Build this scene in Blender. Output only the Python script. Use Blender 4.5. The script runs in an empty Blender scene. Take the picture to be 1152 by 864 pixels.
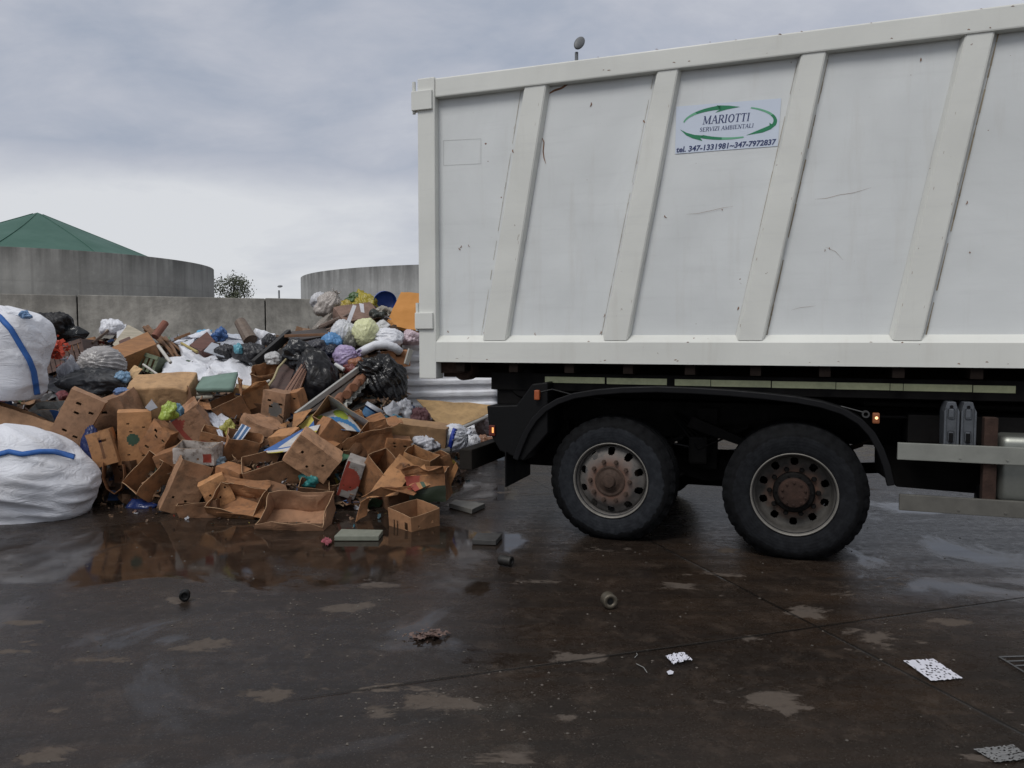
import bpy, bmesh, math, random
from mathutils import Vector, Matrix, noise
from mathutils.bvhtree import BVHTree
R = math.radians; PI = math.pi
sc = bpy.context.scene
COL = sc.collection
rnd = random.Random(7)
# ------------------------------------------------------------------ camera
CAM_H, F, CX, CY, PIT = 1.70, 865.0, 576.0, 432.0, R(3.3)
cam = bpy.data.cameras.new('camera'); camo = bpy.data.objects.new('camera', cam); COL.objects.link(camo)
cam.sensor_width = 36; cam.lens = F/1152*36; cam.clip_start = .05; cam.clip_end = 3000
camo.location = (0, 0, CAM_H); camo.rotation_euler = (R(90)-PIT, 0, 0)
sc.camera = camo
FW = Vector((0, math.cos(PIT), -math.sin(PIT))); UP = Vector((0, math.sin(PIT), math.cos(PIT)))
def ray(px, py):
    return FW + Vector(((px-CX)/F, 0, 0)) + UP*((CY-py)/F)
def P(px, py, Y):
    d = ray(px, py); return Vector((0, 0, CAM_H)) + d*(Y/d.y)
def G(px, py, z=0):
    d = ray(px, py); t = (z-CAM_H)/d.z; return Vector((0, 0, CAM_H)) + d*t
# ------------------------------------------------------------------ render settings
sc.render.engine = 'CYCLES'
sc.view_settings.view_transform = 'Standard'; sc.view_settings.look = 'None'
sc.view_settings.gamma = 1; sc.view_settings.exposure = 0.0
try: sc.view_settings.use_curve_mapping = False
except Exception: pass
sc.cycles.use_denoising = True
sc.cycles.max_bounces = 6; sc.cycles.diffuse_bounces = 3; sc.cycles.glossy_bounces = 3; sc.cycles.transmission_bounces = 4
sc.cycles.transparent_max_bounces = 6; sc.cycles.sample_clamp_indirect = 6
# ------------------------------------------------------------------ node helper
class NT:
    def __init__(s, name):
        s.m = bpy.data.materials.new(name); s.m.use_nodes = True
        s.t = s.m.node_tree; s.n = s.t.nodes; s.b = s.n['Principled BSDF']
    def new(s, ty, **kw):
        n = s.n.new(ty)
        for k, v in kw.items():
            if k.startswith('i_'): n.inputs[k[2:].replace('_', ' ')].default_value = v
            else: setattr(n, k, v)
        return n
    def l(s, a, b): s.t.links.new(a, b)
    def co(s, kind='Object', scale=(1, 1, 1), rot=(0, 0, 0)):
        t = s.new('ShaderNodeTexCoord'); m = s.new('ShaderNodeMapping')
        m.inputs['Scale'].default_value = scale; m.inputs['Rotation'].default_value = rot
        s.l(t.outputs[kind], m.inputs['Vector']); return m.outputs[0]
    def noise(s, co, scale, detail=4, rough=.6, dist=0):
        n = s.new('ShaderNodeTexNoise'); n.inputs['Scale'].default_value = scale; n.inputs['Detail'].default_value = detail
        n.inputs['Roughness'].default_value = rough; n.inputs['Distortion'].default_value = dist
        s.l(co, n.inputs['Vector']); return n.outputs['Fac']
    def ramp(s, fac, stops):
        r = s.new('ShaderNodeValToRGB'); e = r.color_ramp.elements
        while len(e) < len(stops): e.new(.5)
        for i, (p, c) in enumerate(stops):
            e[i].position = p; e[i].color = (c, c, c, 1) if isinstance(c, (int, float)) else (*c, 1)
        s.l(fac, r.inputs[0]); return r.outputs[0]
    def mix(s, fac, a, b, mode='MIX'):
        m = s.new('ShaderNodeMix', data_type='RGBA', blend_type=mode)
        if isinstance(fac, (int, float)): m.inputs[0].default_value = fac
        else: s.l(fac, m.inputs[0])
        for i, v in ((6, a), (7, b)):
            if isinstance(v, tuple): m.inputs[i].default_value = (*v, 1)
            else: s.l(v, m.inputs[i])
        return m.outputs[2]
    def math(s, op, a, b=0.0, c=None):
        m = s.new('ShaderNodeMath', operation=op)
        for i, v in enumerate((a, b) if c is None else (a, b, c)):
            if isinstance(v, (int, float)): m.inputs[i].default_value = v
            else: s.l(v, m.inputs[i])
        return m.outputs[0]
    def bump(s, h, strength=.3, dist=.01):
        b = s.new('ShaderNodeBump'); b.inputs['Strength'].default_value = strength; b.inputs['Distance'].default_value = dist
        s.l(h, b.inputs['Height']); s.l(b.outputs[0], s.b.inputs['Normal'])
    def base(s, c):
        if isinstance(c, tuple): s.b.inputs['Base Color'].default_value = (*c, 1)
        else: s.l(c, s.b.inputs['Base Color'])
    def rough(s, r):
        if isinstance(r, (int, float)): s.b.inputs['Roughness'].default_value = r
        else: s.l(r, s.b.inputs['Roughness'])
_mc = {}
def cached(fn):
    def g(*a):
        k = (fn.__name__,)+a
        if k not in _mc: _mc[k] = fn(*a)
        return _mc[k]
    return g
def sca(c, k): return tuple(min(1, x*k) for x in c)
@cached
def m_card(c=(.40, .22, .115), wet=.45):
    t = NT('cardboard'); co = t.co('Object')
    oi = t.new('ShaderNodeObjectInfo')
    n1 = t.noise(co, 3.5, 6, .65); n2 = t.noise(co, 14, 5, .7)
    c1 = t.mix(t.ramp(n1, [(.35, 0), (.68, 1)]), c, sca(c, .62))
    stain = t.ramp(n2, [(.50, 0), (.70, min(1, wet*1.5))])
    c2 = t.mix(stain, c1, (.10, .06, .035))
    hv = t.new('ShaderNodeHueSaturation'); t.l(c2, hv.inputs['Color'])
    t.l(t.math('MULTIPLY_ADD', oi.outputs['Random'], .35, .82), hv.inputs['Value'])
    t.base(hv.outputs[0]); t.rough(.8)
    w = t.new('ShaderNodeTexWave', wave_type='BANDS', bands_direction='X'); w.inputs['Scale'].default_value = 45
    t.l(co, w.inputs['Vector'])
    t.bump(t.math('ADD', t.math('MULTIPLY', w.outputs['Fac'], .12), t.noise(co, 22, 5, .7)), .5, .012)
    return t.m
@cached
def m_plain(name, c, r=.6, metal=0.0, var=.25, sc_=6, bump=.2):
    t = NT(name); co = t.co('Object'); n = t.noise(co, sc_, 6, .65)
    t.base(t.mix(t.ramp(n, [(.3, 0), (.72, 1)]), c, sca(c, 1-var))); t.b.inputs['Metallic'].default_value = metal
    t.rough(t.ramp(n, [(.3, max(.03, r-.08)), (.7, min(1, r+.1))]))
    if bump: t.bump(t.noise(co, sc_*4, 4), bump, .006)
    if max(c) < .03: t.b.inputs['Specular IOR Level'].default_value = .18
    return t.m
@cached
def m_bag(c, r=.38, clear=0.0, dirt=.2):
    t = NT('bag_plastic'); co = t.co('Object')
    n = t.noise(co, 5, 6, .65, .6); n2 = t.noise(co, 16, 3, .5, .5)
    t.base(t.mix(t.ramp(n, [(.5, 0), (.8, dirt*1.6)]), c, sca((.5*c[0]+.1, .5*c[1]+.08, .5*c[2]+.05), .7)))
    t.rough(r); rg = t.math('ABSOLUTE', t.math('SUBTRACT', t.noise(co, 7, 3, .5, 1.2), .5)); t.bump(t.math('ADD', t.math('MULTIPLY', n2, .1), t.math('MULTIPLY', rg, -1.4)), .5 if max(c) < .1 else .28, .03)
    if max(c) < .06: t.b.inputs['Specular IOR Level'].default_value = .38
    if clear:
        t.b.inputs['Alpha'].default_value = 1-clear
    if c[0] > .15:
        t.b.inputs['Subsurface Weight'].default_value = .3; t.b.inputs['Subsurface Radius'].default_value = (.05, .05, .05)
    return t.m
@cached
def m_woven(c):
    t = NT('woven_fabric'); co = t.co('Object')
    n = t.noise(co, 1.6, 6, .6, .8); n2 = t.noise(t.co('Object', (1, 1, 2.6), (.2, .1, .3)), 3.2, 5, .55, 2.0)
    t.base(t.mix(t.ramp(n, [(.5, 0), (.78, .4)]), c, (.42, .37, .32))); t.rough(.62)
    w = t.new('ShaderNodeTexWave', wave_type='BANDS', bands_direction='Z'); w.inputs['Scale'].default_value = 60; w.inputs['Distortion'].default_value = 2; t.l(co, w.inputs['Vector'])
    rg = t.math('ABSOLUTE', t.math('SUBTRACT', n2, .5)); t.bump(t.math('ADD', t.math('MULTIPLY', rg, -3), t.math('MULTIPLY', w.outputs['Fac'], .04)), .38, .03)
    return t.m
@cached
def m_wood(c, r=.6):
    t = NT('wood'); co = t.co('Object', (1, 7, 7))
    n = t.noise(co, 3, 8, .7, 1.2)
    t.base(t.mix(t.ramp(n, [(.35, 0), (.65, 1)]), c, sca(c, .55))); t.rough(r); t.bump(n, .3, .004)
    return t.m
@cached
def m_paint(c, rust=.5):
    """scuffed white truck paint with grime streaks and rust specks"""
    t = NT('white_paint'); co = t.co('Object')
    n = t.noise(co, .9, 7, .6, .5); st = t.noise(t.co('Object', (7, 7, .8)), 1.3, 6, .65); hz = t.noise(t.co('Object', (.8, .8, 9)), 1.4, 6, .7)
    c1 = t.mix(t.ramp(n, [(.35, 0), (.7, 1)]), c, sca(c, .86))
    c1 = t.mix(t.ramp(st, [(.55, 0), (.8, .22)]), c1, (.40, .36, .30))
    c1 = t.mix(t.ramp(hz, [(.52, 0), (.75, .18)]), c1, (.42, .42, .42))
    sp = t.noise(co, 26, 3, .5); area = t.noise(co, 2.3, 3)
    rm = t.math('MULTIPLY', t.ramp(sp, [(.735, 0), (.76, 1)]), t.ramp(area, [(.42, 0), (.62, 1)]))
    big = t.noise(co, 9, 4, .7)
    rm2 = t.math('MAXIMUM', rm, t.math('MULTIPLY', t.ramp(big, [(.75, 0), (.77, 1)]), .8))
    c1 = t.mix(t.math('MULTIPLY', rm2, rust*1.6), c1, (.14, .055, .025))
    t.base(c1); t.rough(t.ramp(n, [(.3, .38), (.7, .58)]))
    t.bump(t.math('ADD', t.math('MULTIPLY', t.noise(co, 1.1, 2, .4), 2.0), t.math('MULTIPLY', t.noise(co, 40, 3), .05)), .35, .03)
    return t.m
@cached
def m_concrete(c, vert=1.0, joints=0.0):
    t = NT('concrete'); co = t.co('Object')
    n = t.noise(co, .55, 8, .68, .4); st = t.noise(t.co('Object', (2.2, 2.2, .16)), 1.2, 7, .65); f = t.noise(co, 7, 7, .7)
    c1 = t.mix(t.ramp(t.noise(co, 1.5, 9, .72, .8), [(.42, 0), (.58, 1)]), c, sca(c, .6))
    c1 = t.mix(t.ramp(n, [(.42, 0), (.62, .7)]), c1, sca(c, .5))
    c1 = t.mix(t.ramp(st, [(.48, 0), (.72, .55*vert)]), c1, sca(c, .28))
    c1 = t.mix(t.ramp(f, [(.45, 0), (.75, .45)]), c1, sca(c, 1.35))
    g = t.new('ShaderNodeTexCoord'); sx = t.new('ShaderNodeSeparateXYZ'); t.l(g.outputs['Generated'], sx.inputs[0])
    edge = t.math('MULTIPLY', t.ramp(sx.outputs['Z'], [(.72, 0), (1.0, 1)]), t.ramp(st, [(.3, .1), (.6, .75)]))
    c1 = t.mix(t.math('MULTIPLY', edge, vert), c1, sca(c, .3))
    t.base(c1); t.rough(.88); t.bump(f, .5, .02)
    return t.m
@cached
def m_emit(c, s):
    t = NT('lamp_glow'); t.base(c); t.b.inputs['Emission Color'].default_value = (*c, 1); t.b.inputs['Emission Strength'].default_value = s
    return t.m
BLACK = m_plain('black_plastic', (.0045, .0045, .005), .5)
STEEL_DARK = m_plain('dirty_dark_steel', (.005, .0042, .004), .75, 0.0, .5)
RUBBER = m_plain('tyre_rubber', (.020, .021, .024), .7, 0.0, .35, 9, .4)
RUST = m_plain('rusty_steel', (.042, .018, .010), .85, 0.0, .6, 12, .5)
WHITE = m_paint((.695, .70, .655), .8); PANEL = m_paint((.675, .695, .69), .9)  # panel copy is cooler: the sky's bluish reflection put into its colour
# ------------------------------------------------------------------ object helpers
def link(name, me, mat=None, parent=None, mats=None):
    o = bpy.data.objects.new(name, me); COL.objects.link(o)
    for m in (mats or ([mat] if mat else [])): me.materials.append(m)
    if parent is not None: o.parent = parent
    return o
def obj(name, bm, mat=None, parent=None, smooth=False, mats=None):
    bmesh.ops.recalc_face_normals(bm, faces=bm.faces) if bm.faces else None
    me = bpy.data.meshes.new(name); bm.to_mesh(me); bm.free()
    if smooth:
        for p in me.polygons: p.use_smooth = True
    return link(name, me, mat, parent, mats)
def tag(o, label, cat, group=None, kind=None):
    o['label'] = label; o['category'] = cat
    if group: o['group'] = group
    if kind: o['kind'] = kind
    return o
def empty(name, M=None):
    o = bpy.data.objects.new(name, None); COL.objects.link(o); o.empty_display_size = .1
    if M is not None: o.matrix_world = M
    return o
def box(bm, x0, x1, y0, y1, z0, z1, bev=0.0, mi=0):
    vs = [bm.verts.new((x, y, z)) for x in (x0, x1) for y in (y0, y1) for z in (z0, z1)]
    fs = [bm.faces.new([vs[i] for i in f]) for f in ((0, 1, 3, 2), (4, 6, 7, 5), (0, 4, 5, 1), (2, 3, 7, 6), (0, 2, 6, 4), (1, 5, 7, 3))]
    for f in fs: f.material_index = mi
    if bev:
        es = {e for f in fs for e in f.edges}
        bmesh.ops.bevel(bm, geom=list(es), offset=bev, segments=2, affect='EDGES', profile=.6)
def prism(bm, pts, y0, y1, mi=0):
    """pts list of (x,z) extruded along y"""
    a = [bm.verts.new((x, y0, z)) for x, z in pts]; b = [bm.verts.new((x, y1, z)) for x, z in pts]
    n = len(pts); fs = [bm.faces.new(a), bm.faces.new(b[::-1])]
    for i in range(n): fs.append(bm.faces.new((a[i], b[i], b[(i+1) % n], a[(i+1) % n])))
    for f in fs: f.material_index = mi
def tube(bm, pts, r, seg=10, cap=True):
    pts = [Vector(p) for p in pts]; rings = []
    for i, p in enumerate(pts):
        d = (pts[min(i+1, len(pts)-1)]-pts[max(i-1, 0)]).normalized()
        a = d.cross(Vector((0, 0, 1)));
        if a.length < .05: a = d.cross(Vector((0, 1, 0)))
        a.normalize(); b = d.cross(a)
        rr = r[i] if isinstance(r, (list, tuple)) else r
        rings.append([bm.verts.new(p + a*math.cos(2*PI*k/seg)*rr + b*math.sin(2*PI*k/seg)*rr) for k in range(seg)])
    for i in range(len(rings)-1):
        for k in range(seg): bm.faces.new((rings[i][k], rings[i][(k+1) % seg], rings[i+1][(k+1) % seg], rings[i+1][k]))
    if cap: bm.faces.new(rings[0][::-1]); bm.faces.new(rings[-1])
def lathe(bm, prof, seg=48, axis='y', c=(0, 0, 0), mi=0):
    """prof list of (r, a): a along axis"""
    rings = []
    for r, a in prof:
        ring = []
        for k in range(seg):
            t = 2*PI*k/seg
            if axis == 'y': v = (c[0]+r*math.cos(t), c[1]+a, c[2]+r*math.sin(t))
            elif axis == 'z': v = (c[0]+r*math.cos(t), c[1]+r*math.sin(t), c[2]+a)
            else: v = (c[0]+a, c[1]+r*math.cos(t), c[2]+r*math.sin(t))
            ring.append(bm.verts.new(v))
        rings.append(ring)
    for i in range(len(rings)-1):
        for k in range(seg):
            f = bm.faces.new((rings[i][k], rings[i][(k+1) % seg], rings[i+1][(k+1) % seg], rings[i+1][k])); f.material_index = mi
    return rings
def solid(o, t, off=0):
    m = o.modifiers.new('thickness', 'SOLIDIFY'); m.thickness = t; m.offset = off; return o
def bevmod(o, w=.004):
    m = o.modifiers.new('edges', 'BEVEL'); m.width = w; m.segments = 2; m.limit_method = 'ANGLE'; return o

# ================================================================== WORLD
w = bpy.data.worlds.new('World'); sc.world = w; w.use_nodes = True
nt = w.node_tree; N = nt.nodes; L = nt.links
SUN_EL, SUN_AZ = 52, -145     # light comes softly from behind the camera and its left
sky = N.new('ShaderNodeTexSky'); sky.sky_type = 'NISHITA'; sky.sun_disc = False
sky.sun_elevation = R(SUN_EL); sky.sun_rotation = R(SUN_AZ)
bg1 = N['Background']; bg1.inputs[1].default_value = .10; L.new(sky.outputs[0], bg1.inputs[0])
bg2 = N.new('ShaderNodeBackground'); bg2.inputs[1].default_value = 1.0
tc = N.new('ShaderNodeTexCoord'); sx = N.new('ShaderNodeSeparateXYZ'); L.new(tc.outputs['Generated'], sx.inputs[0])
def wm(op, a, b=0.0, c=None):
    m = N.new('ShaderNodeMath'); m.operation = op
    for i, v in enumerate((a, b) if c is None else (a, b, c)):
        if isinstance(v, (int, float)): m.inputs[i].default_value = v
        else: L.new(v, m.inputs[i])
    return m.outputs[0]
zz = wm('ADD', wm('MAXIMUM', sx.outputs['Z'], 0.0), .28)
cx_ = N.new('ShaderNodeCombineXYZ'); L.new(wm('DIVIDE', sx.outputs['X'], zz), cx_.inputs[0]); L.new(wm('DIVIDE', sx.outputs['Y'], zz), cx_.inputs[1])
def wnoise(sc_, det, rough, dist, loc=(0, 0, 0), s=(1, 1, 1)):
    mp = N.new('ShaderNodeMapping'); mp.inputs['Location'].default_value = loc; mp.inputs['Scale'].default_value = s; L.new(cx_.outputs[0], mp.inputs[0])
    n = N.new('ShaderNodeTexNoise'); n.inputs['Scale'].default_value = sc_; n.inputs['Detail'].default_value = det
    n.inputs['Roughness'].default_value = rough; n.inputs['Distortion'].default_value = dist; L.new(mp.outputs[0], n.inputs['Vector']); return n.outputs['Fac']
n1 = wnoise(.75, 7, .52, .35, (3.1, 1.7, 0), (.95, 1.1, 1)); n2 = wnoise(2.6, 8, .6, .3, (0, 4, 0), (.9, 1.2, 1))
elev = N.new('ShaderNodeValToRGB'); el = elev.color_ramp.elements        # cloud deck brightness against height
for _ in range(4): el.new(.5)
for i, (p, v) in enumerate([(0, .88), (.165, .84), (.215, .47), (.29, .52), (.42, .70), (1, .88)]): el[i].position = p; el[i].color = (v, v, v, 1)
L.new(wm('ADD', sx.outputs['Z'], wm('MULTIPLY', wm('SUBTRACT', n2, .5), .13)), elev.inputs[0])
val = wm('ADD', wm('ADD', elev.outputs[0], .07), wm('ADD', wm('MULTIPLY', wm('SUBTRACT', n1, .5), 1.0), wm('MULTIPLY', wm('SUBTRACT', n2, .5), .60)))
cr = N.new('ShaderNodeValToRGB'); ce = cr.color_ramp.elements
ce.new(.5); ce.new(.7)
for i, (p, c) in enumerate([(.15, (.225, .27, .365)), (.42, (.325, .375, .47)), (.68, (.48, .505, .575)), (1, (.70, .715, .745))]): ce[i].position = p; ce[i].color = (*c, 1)
L.new(val, cr.inputs[0]); L.new(cr.outputs[0], bg2.inputs[0])
mx = N.new('ShaderNodeMixShader'); mx.inputs[0].default_value = .95
L.new(bg1.outputs[0], mx.inputs[1]); L.new(bg2.outputs[0], mx.inputs[2]); L.new(mx.outputs[0], N['World Output'].inputs[0])
sl = bpy.data.lights.new('sun', 'SUN'); sl.energy = 1.65; sl.angle = R(24); sl.color = (1, .975, .94)
so = bpy.data.objects.new('sun', sl); COL.objects.link(so)
az = R(SUN_AZ); d = Vector((math.sin(az)*math.cos(R(SUN_EL)), math.cos(az)*math.cos(R(SUN_EL)), math.sin(R(SUN_EL))))
so.rotation_euler = (-d).to_track_quat('-Z', 'Y').to_euler(); so.location = d*20+Vector((0, 0, 5))

# ================================================================== GROUND
def ground_mat():
    t = NT('wet_concrete_yard'); co = t.co('Object', (1, 1, 1), (0, 0, R(-18)))
    sx = t.new('ShaderNodeSeparateXYZ'); t.l(co, sx.inputs[0])
    big = t.noise(co, .33, 6, .6, .6); mid = t.noise(co, 1.3, 8, .65, .4); fine = t.noise(co, 16, 8, .75); grit = t.noise(co, 90, 3, .6)
    c = t.mix(t.ramp(big, [(.36, 0), (.62, 1)]), (.033, .021, .0135), (.017, .0135, .012))
    c = t.mix(t.ramp(mid, [(.4, 0), (.7, .7)]), c, (.010, .007, .0055))
    c = t.mix(t.ramp(fine, [(.45, 0), (.8, .55)]), c, (.040, .031, .026))
    stk = t.noise(t.co('Object', (.35, 2.6, 1), (0, 0, R(-18))), 2.2, 9, .72, .3)
    c = t.mix(t.ramp(stk, [(.42, 0), (.62, .75)]), c, (.009, .0065, .005))
    c = t.mix(t.ramp(t.noise(co, 5, 7, .75, .4), [(.52, 0), (.68, .55)]), c, (.062, .045, .034))
    c = t.mix(t.ramp(grit, [(.58, 0), (.70, .6)]), c, (.085, .075, .065))
    # dry patches where the slab stands proud of the wet
    dn = t.noise(t.co('Object', (.62, 1.25, 1), (0, 0, R(-14))), 1.25, 9, .66, .35)
    dz = t.noise(co, .21, 2, .5)
    dm = t.ramp(t.math('ADD', dn, t.math('MULTIPLY', t.math('SUBTRACT', dz, .5), .25)), [(.625, 0), (.643, 1)])
    spots = None
    for px, py, rx, ry in ((310, 781, 36, 10), (505, 790, 42, 16), (425, 802, 18, 9), (135, 742, 38, 6), (235, 724, 40, 7), (415, 657, 30, 5), (388, 683, 34, 6), (868, 786, 42, 13), (985, 722, 34, 14), (905, 690, 30, 9), (655, 740, 34, 6), (600, 655, 34, 4), (1075, 700, 22, 4), (45, 852, 26, 8), (60, 800, 12, 5), (345, 738, 12, 4), (640, 808, 14, 4), (580, 855, 40, 7), (770, 660, 30, 4), (1135, 800, 16, 8), (820, 620, 24, 4), (1100, 852, 28, 6), (20, 700, 30, 4)):
        c0 = G(px, py); rxw = abs(G(px+rx, py).x-G(px-rx, py).x)/2; ryw = abs(G(px, py-ry).y-G(px, py+ry).y)/2
        mp = t.new('ShaderNodeMapping', vector_type='TEXTURE'); mp.inputs['Location'].default_value = c0; mp.inputs['Scale'].default_value = (rxw*1.35, ryw*1.35, 1)
        tcn = t.new('ShaderNodeTexCoord'); t.l(tcn.outputs['Object'], mp.inputs['Vector'])
        ln = t.new('ShaderNodeVectorMath', operation='LENGTH'); t.l(mp.outputs[0], ln.inputs[0]); v1 = t.math('SUBTRACT', 1.0, ln.outputs['Value'])
        spots = v1 if spots is None else t.math('MAXIMUM', spots, v1)
    en = t.noise(t.co('Object', (1, 1.7, 1), (0, 0, R(-14))), 2.4, 10, .70, .5)
    dm2 = t.ramp(t.math('ADD', t.math('MAXIMUM', spots, -1.0), t.math('MULTIPLY', t.math('SUBTRACT', en, .5), 5.2)), [(.42, 0), (.70, 1)])
    dm2 = t.math('MULTIPLY', dm2, t.ramp(fine, [(.28, .35), (.5, 1)]))
    dm = t.math('MAXIMUM', dm, dm2)
    dry = t.mix(t.ramp(fine, [(.3, 0), (.7, 1)]), (.135, .110, .09), (.060, .048, .04))
    c = t.mix(t.math('MULTIPLY', dm, .85), c, dry)
    # joints
    def joint(axis, off, sp):
        v = t.math('ADD', sx.outputs[axis], off); v = t.math('ADD', v, t.math('MULTIPLY', t.math('SUBTRACT', mid, .5), .03))
        a = t.math('PINGPONG', v, sp/2); return t.ramp(a, [(.004, 1), (.016, 0)])
    j = t.math('MAXIMUM', joint('X', -3.10, 4.17), joint('Y', -3.69, 4.17))
    j = t.math('MULTIPLY', j, t.ramp(sx.outputs['X'], [(.0, .15), (.6, 1)]))
    c = t.mix(t.math('MULTIPLY', j, .8), c, (.004, .0035, .003))
    # thin pale specks of litter and grit
    sp = t.ramp(t.noise(co, 38, 2, .5), [(.77, 0), (.785, 1)])
    c = t.mix(t.math('MULTIPLY', sp, .5), c, (.3, .29, .27))
    t.base(c)
    wc = t.new('ShaderNodeTexCoord'); wx = t.new('ShaderNodeSeparateXYZ'); t.l(wc.outputs['Object'], wx.inputs[0])
    ex = t.math('POWER', t.math('DIVIDE', t.math('ADD', wx.outputs['X'], 2.2), 2.6), 2); ey = t.math('POWER', t.math('DIVIDE', t.math('SUBTRACT', wx.outputs['Y'], 6.3), 1.15), 2)
    near = t.math('MAXIMUM', t.math('SUBTRACT', 1.0, t.math('ADD', ex, ey)), 0.0)      # the puddle lies in the dip before the heap
    pud = t.math('SUBTRACT', t.math('MULTIPLY_ADD', t.noise(co, .75, 8, .62, .6), 1.9, -.33), t.math('MULTIPLY', near, .42))
    lane = t.math('MULTIPLY', t.ramp(t.math('MULTIPLY_ADD', wx.outputs['X'], .2, .5), [(.50, 0), (.58, 1), (.98, 1), (1, 0)]), .16)
    pud = t.math('ADD', pud, lane)
    r = t.mix(t.ramp(pud, [(.42, 0), (.56, 1)]), t.ramp(fine, [(.3, .015), (.75, .09)]), t.ramp(t.math('MULTIPLY_ADD', stk, .5, t.math('MULTIPLY', fine, .5)), [(.38, .14), (.62, .46)]))
    t.l(t.math('MULTIPLY', t.ramp(pud, [(.44, .5), (.54, .30)]), t.ramp(stk, [(.35, .55), (.6, 1.15)])), t.b.inputs['Specular IOR Level'])
    r = t.mix(dm, r, (.75, .75, .75)); t.rough(r)
    h = t.math('ADD', t.math('MULTIPLY', mid, .5), t.math('ADD', t.math('MULTIPLY', fine, .35), t.math('MULTIPLY', grit, .06)))
    h = t.math('SUBTRACT', h, t.math('MULTIPLY', j, .8))
    b = t.new('ShaderNodeBump'); b.inputs['Distance'].default_value = .012
    t.l(t.math('MULTIPLY_ADD', t.ramp(pud, [(.42, 0), (.56, 1)]), .36, .04), b.inputs['Strength'])
    t.l(h, b.inputs['Height']); t.l(b.outputs[0], t.b.inputs['Normal'])
    t.b.inputs['IOR'].default_value = 1.34
    return t.m
bm = bmesh.new()
vs = [bm.verts.new(v) for v in ((-600, -100, 0), (600, -100, 0), (600, 1200, 0), (-600, 1200, 0))]; bm.faces.new(vs)
g = obj('ground', bm, ground_mat()); g['kind'] = 'structure'

# ================================================================== BACKGROUND
# push wall of concrete panels
WA = Vector((-8.86, 13.3, 0)); WD = Vector((math.cos(R(23.1)), math.sin(R(23.1)), 0))
wall = empty('concrete_wall', Matrix.Translation(WA) @ Matrix.Rotation(R(23.1), 4, 'Z'))
tag(wall, 'grey stained concrete push wall of tall panels behind the rubbish heap', 'wall')
wm_ = m_concrete((.50, .475, .42), .9)
for k in range(-4, 9):
    s0 = 1.2 + 3.21*k; bm = bmesh.new()
    dz = .012*math.sin(k*2.3)
    box(bm, s0+.012, s0+3.21-.012, .0, .30, 0, 2.5+dz, .012)
    o = obj('wall_panel', bm, wm_, wall); o.location.y = .01*math.sin(k*5)
bm = bmesh.new(); box(bm, 1.2-12.84, 1.2+28.8, .06, .24, 0, 2.46); obj('joint_filler', bm, m_plain('dark_joint', (.03, .028, .026), .9), wall)

def tank(name, label, px_c, D, Rr, H, col, roof):
    a = math.atan((px_c-CX)/F); c = Vector((D*math.sin(a), D*math.cos(a), 0))
    root = empty(name, Matrix.Translation(c)); tag(root, label, 'tank', 'round concrete digester tanks')
    bm = bmesh.new(); lathe(bm, [(Rr, 0), (Rr, H-.02), (Rr-.02, H), (Rr-.3, H), (Rr-.3, H-.5)], 128, 'z')
    t = NT('tank_concrete'); co = t.co('Object')
    n = t.noise(co, .22, 8, .65); st = t.noise(t.co('Object', (1.4, 1.4, .1)), .9, 7, .65); f = t.noise(co, 3, 6, .7)
    c1 = t.mix(t.ramp(n, [(.3, 0), (.7, 1)]), col, sca(col, .5))
    c1 = t.mix(t.ramp(st, [(.45, 0), (.7, .5)]), c1, sca(col, .4))
    c1 = t.mix(t.ramp(f, [(.5, 0), (.8, .3)]), c1, sca(col, 1.3))
    sx = t.new('ShaderNodeSeparateXYZ'); t.l(co, sx.inputs[0])
    ang = t.math('MULTIPLY', t.math('ARCTAN2', sx.outputs['Y'], sx.outputs['X']), Rr)
    jl = t.ramp(t.math('PINGPONG', ang, 1.25), [(.03, 1), (.10, 0)]); hl = t.ramp(t.math('PINGPONG', sx.outputs['Z'], 1.3), [(.02, 1), (.07, 0)])
    c1 = t.mix(t.math('MULTIPLY', t.math('MAXIMUM', jl, t.math('MULTIPLY', hl, .5)), .3), c1, sca(col, .35))
    top = t.math('MULTIPLY', t.ramp(t.math('DIVIDE', sx.outputs['Z'], H), [(.80, 0), (1, 1)]), t.ramp(st, [(.35, 0), (.6, .8)]))
    c1 = t.mix(top, c1, sca(col, .25)); t.base(c1); t.rough(.9)
    obj('tank_wall', bm, t.m, root, True)
    if roof:
        bm = bmesh.new(); n = 96; Ha = 10.95-H
        rings = []
        for i in range(15):
            u = i/14; ring = []
            for k in range(n):
                th = 2*PI*k/n; seam = .01*math.sin(th*6)
                ring.append(bm.verts.new(((Rr-.12)*(1-u)*math.cos(th), (Rr-.12)*(1-u)*math.sin(th), H-1.15+(Ha+1.1)*(u+.02*math.sin(PI*u)*(1-u)) + seam*(1-u)*2.2)))
            rings.append(ring)
        for i in range(14):
            for k in range(n): bm.faces.new((rings[i][k], rings[i][(k+1) % n], rings[i+1][(k+1) % n], rings[i+1][k]))
        for k in range(9):
            th = R(-78+k*40); pts = []
            for i in range(13):
                u = i/12*.97; rad = (Rr-.12)*(1-u); a_ = th+.12*u
                pts.append((rad*math.cos(a_), rad*math.sin(a_), H-1.13+(Ha+1.1)*(u+.02*math.sin(PI*u)*(1-u))))
            tube(bm, pts, .03, 6)
        obj('roof', bm, m_plain('green_membrane', (.026, .098, .070), .6, 0.0, .18, .35, 0), root, True)
    return root
tank('concrete_tank', 'round concrete tank with green conical membrane roof beyond the wall', 48, 66, 11.85, 7.15, (.29, .285, .265), True)
tank('concrete_tank', 'round open topped concrete tank without roof beside white container', 555, 75.8, 18.2, 7.35, (.36, .36, .35), False)

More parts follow.
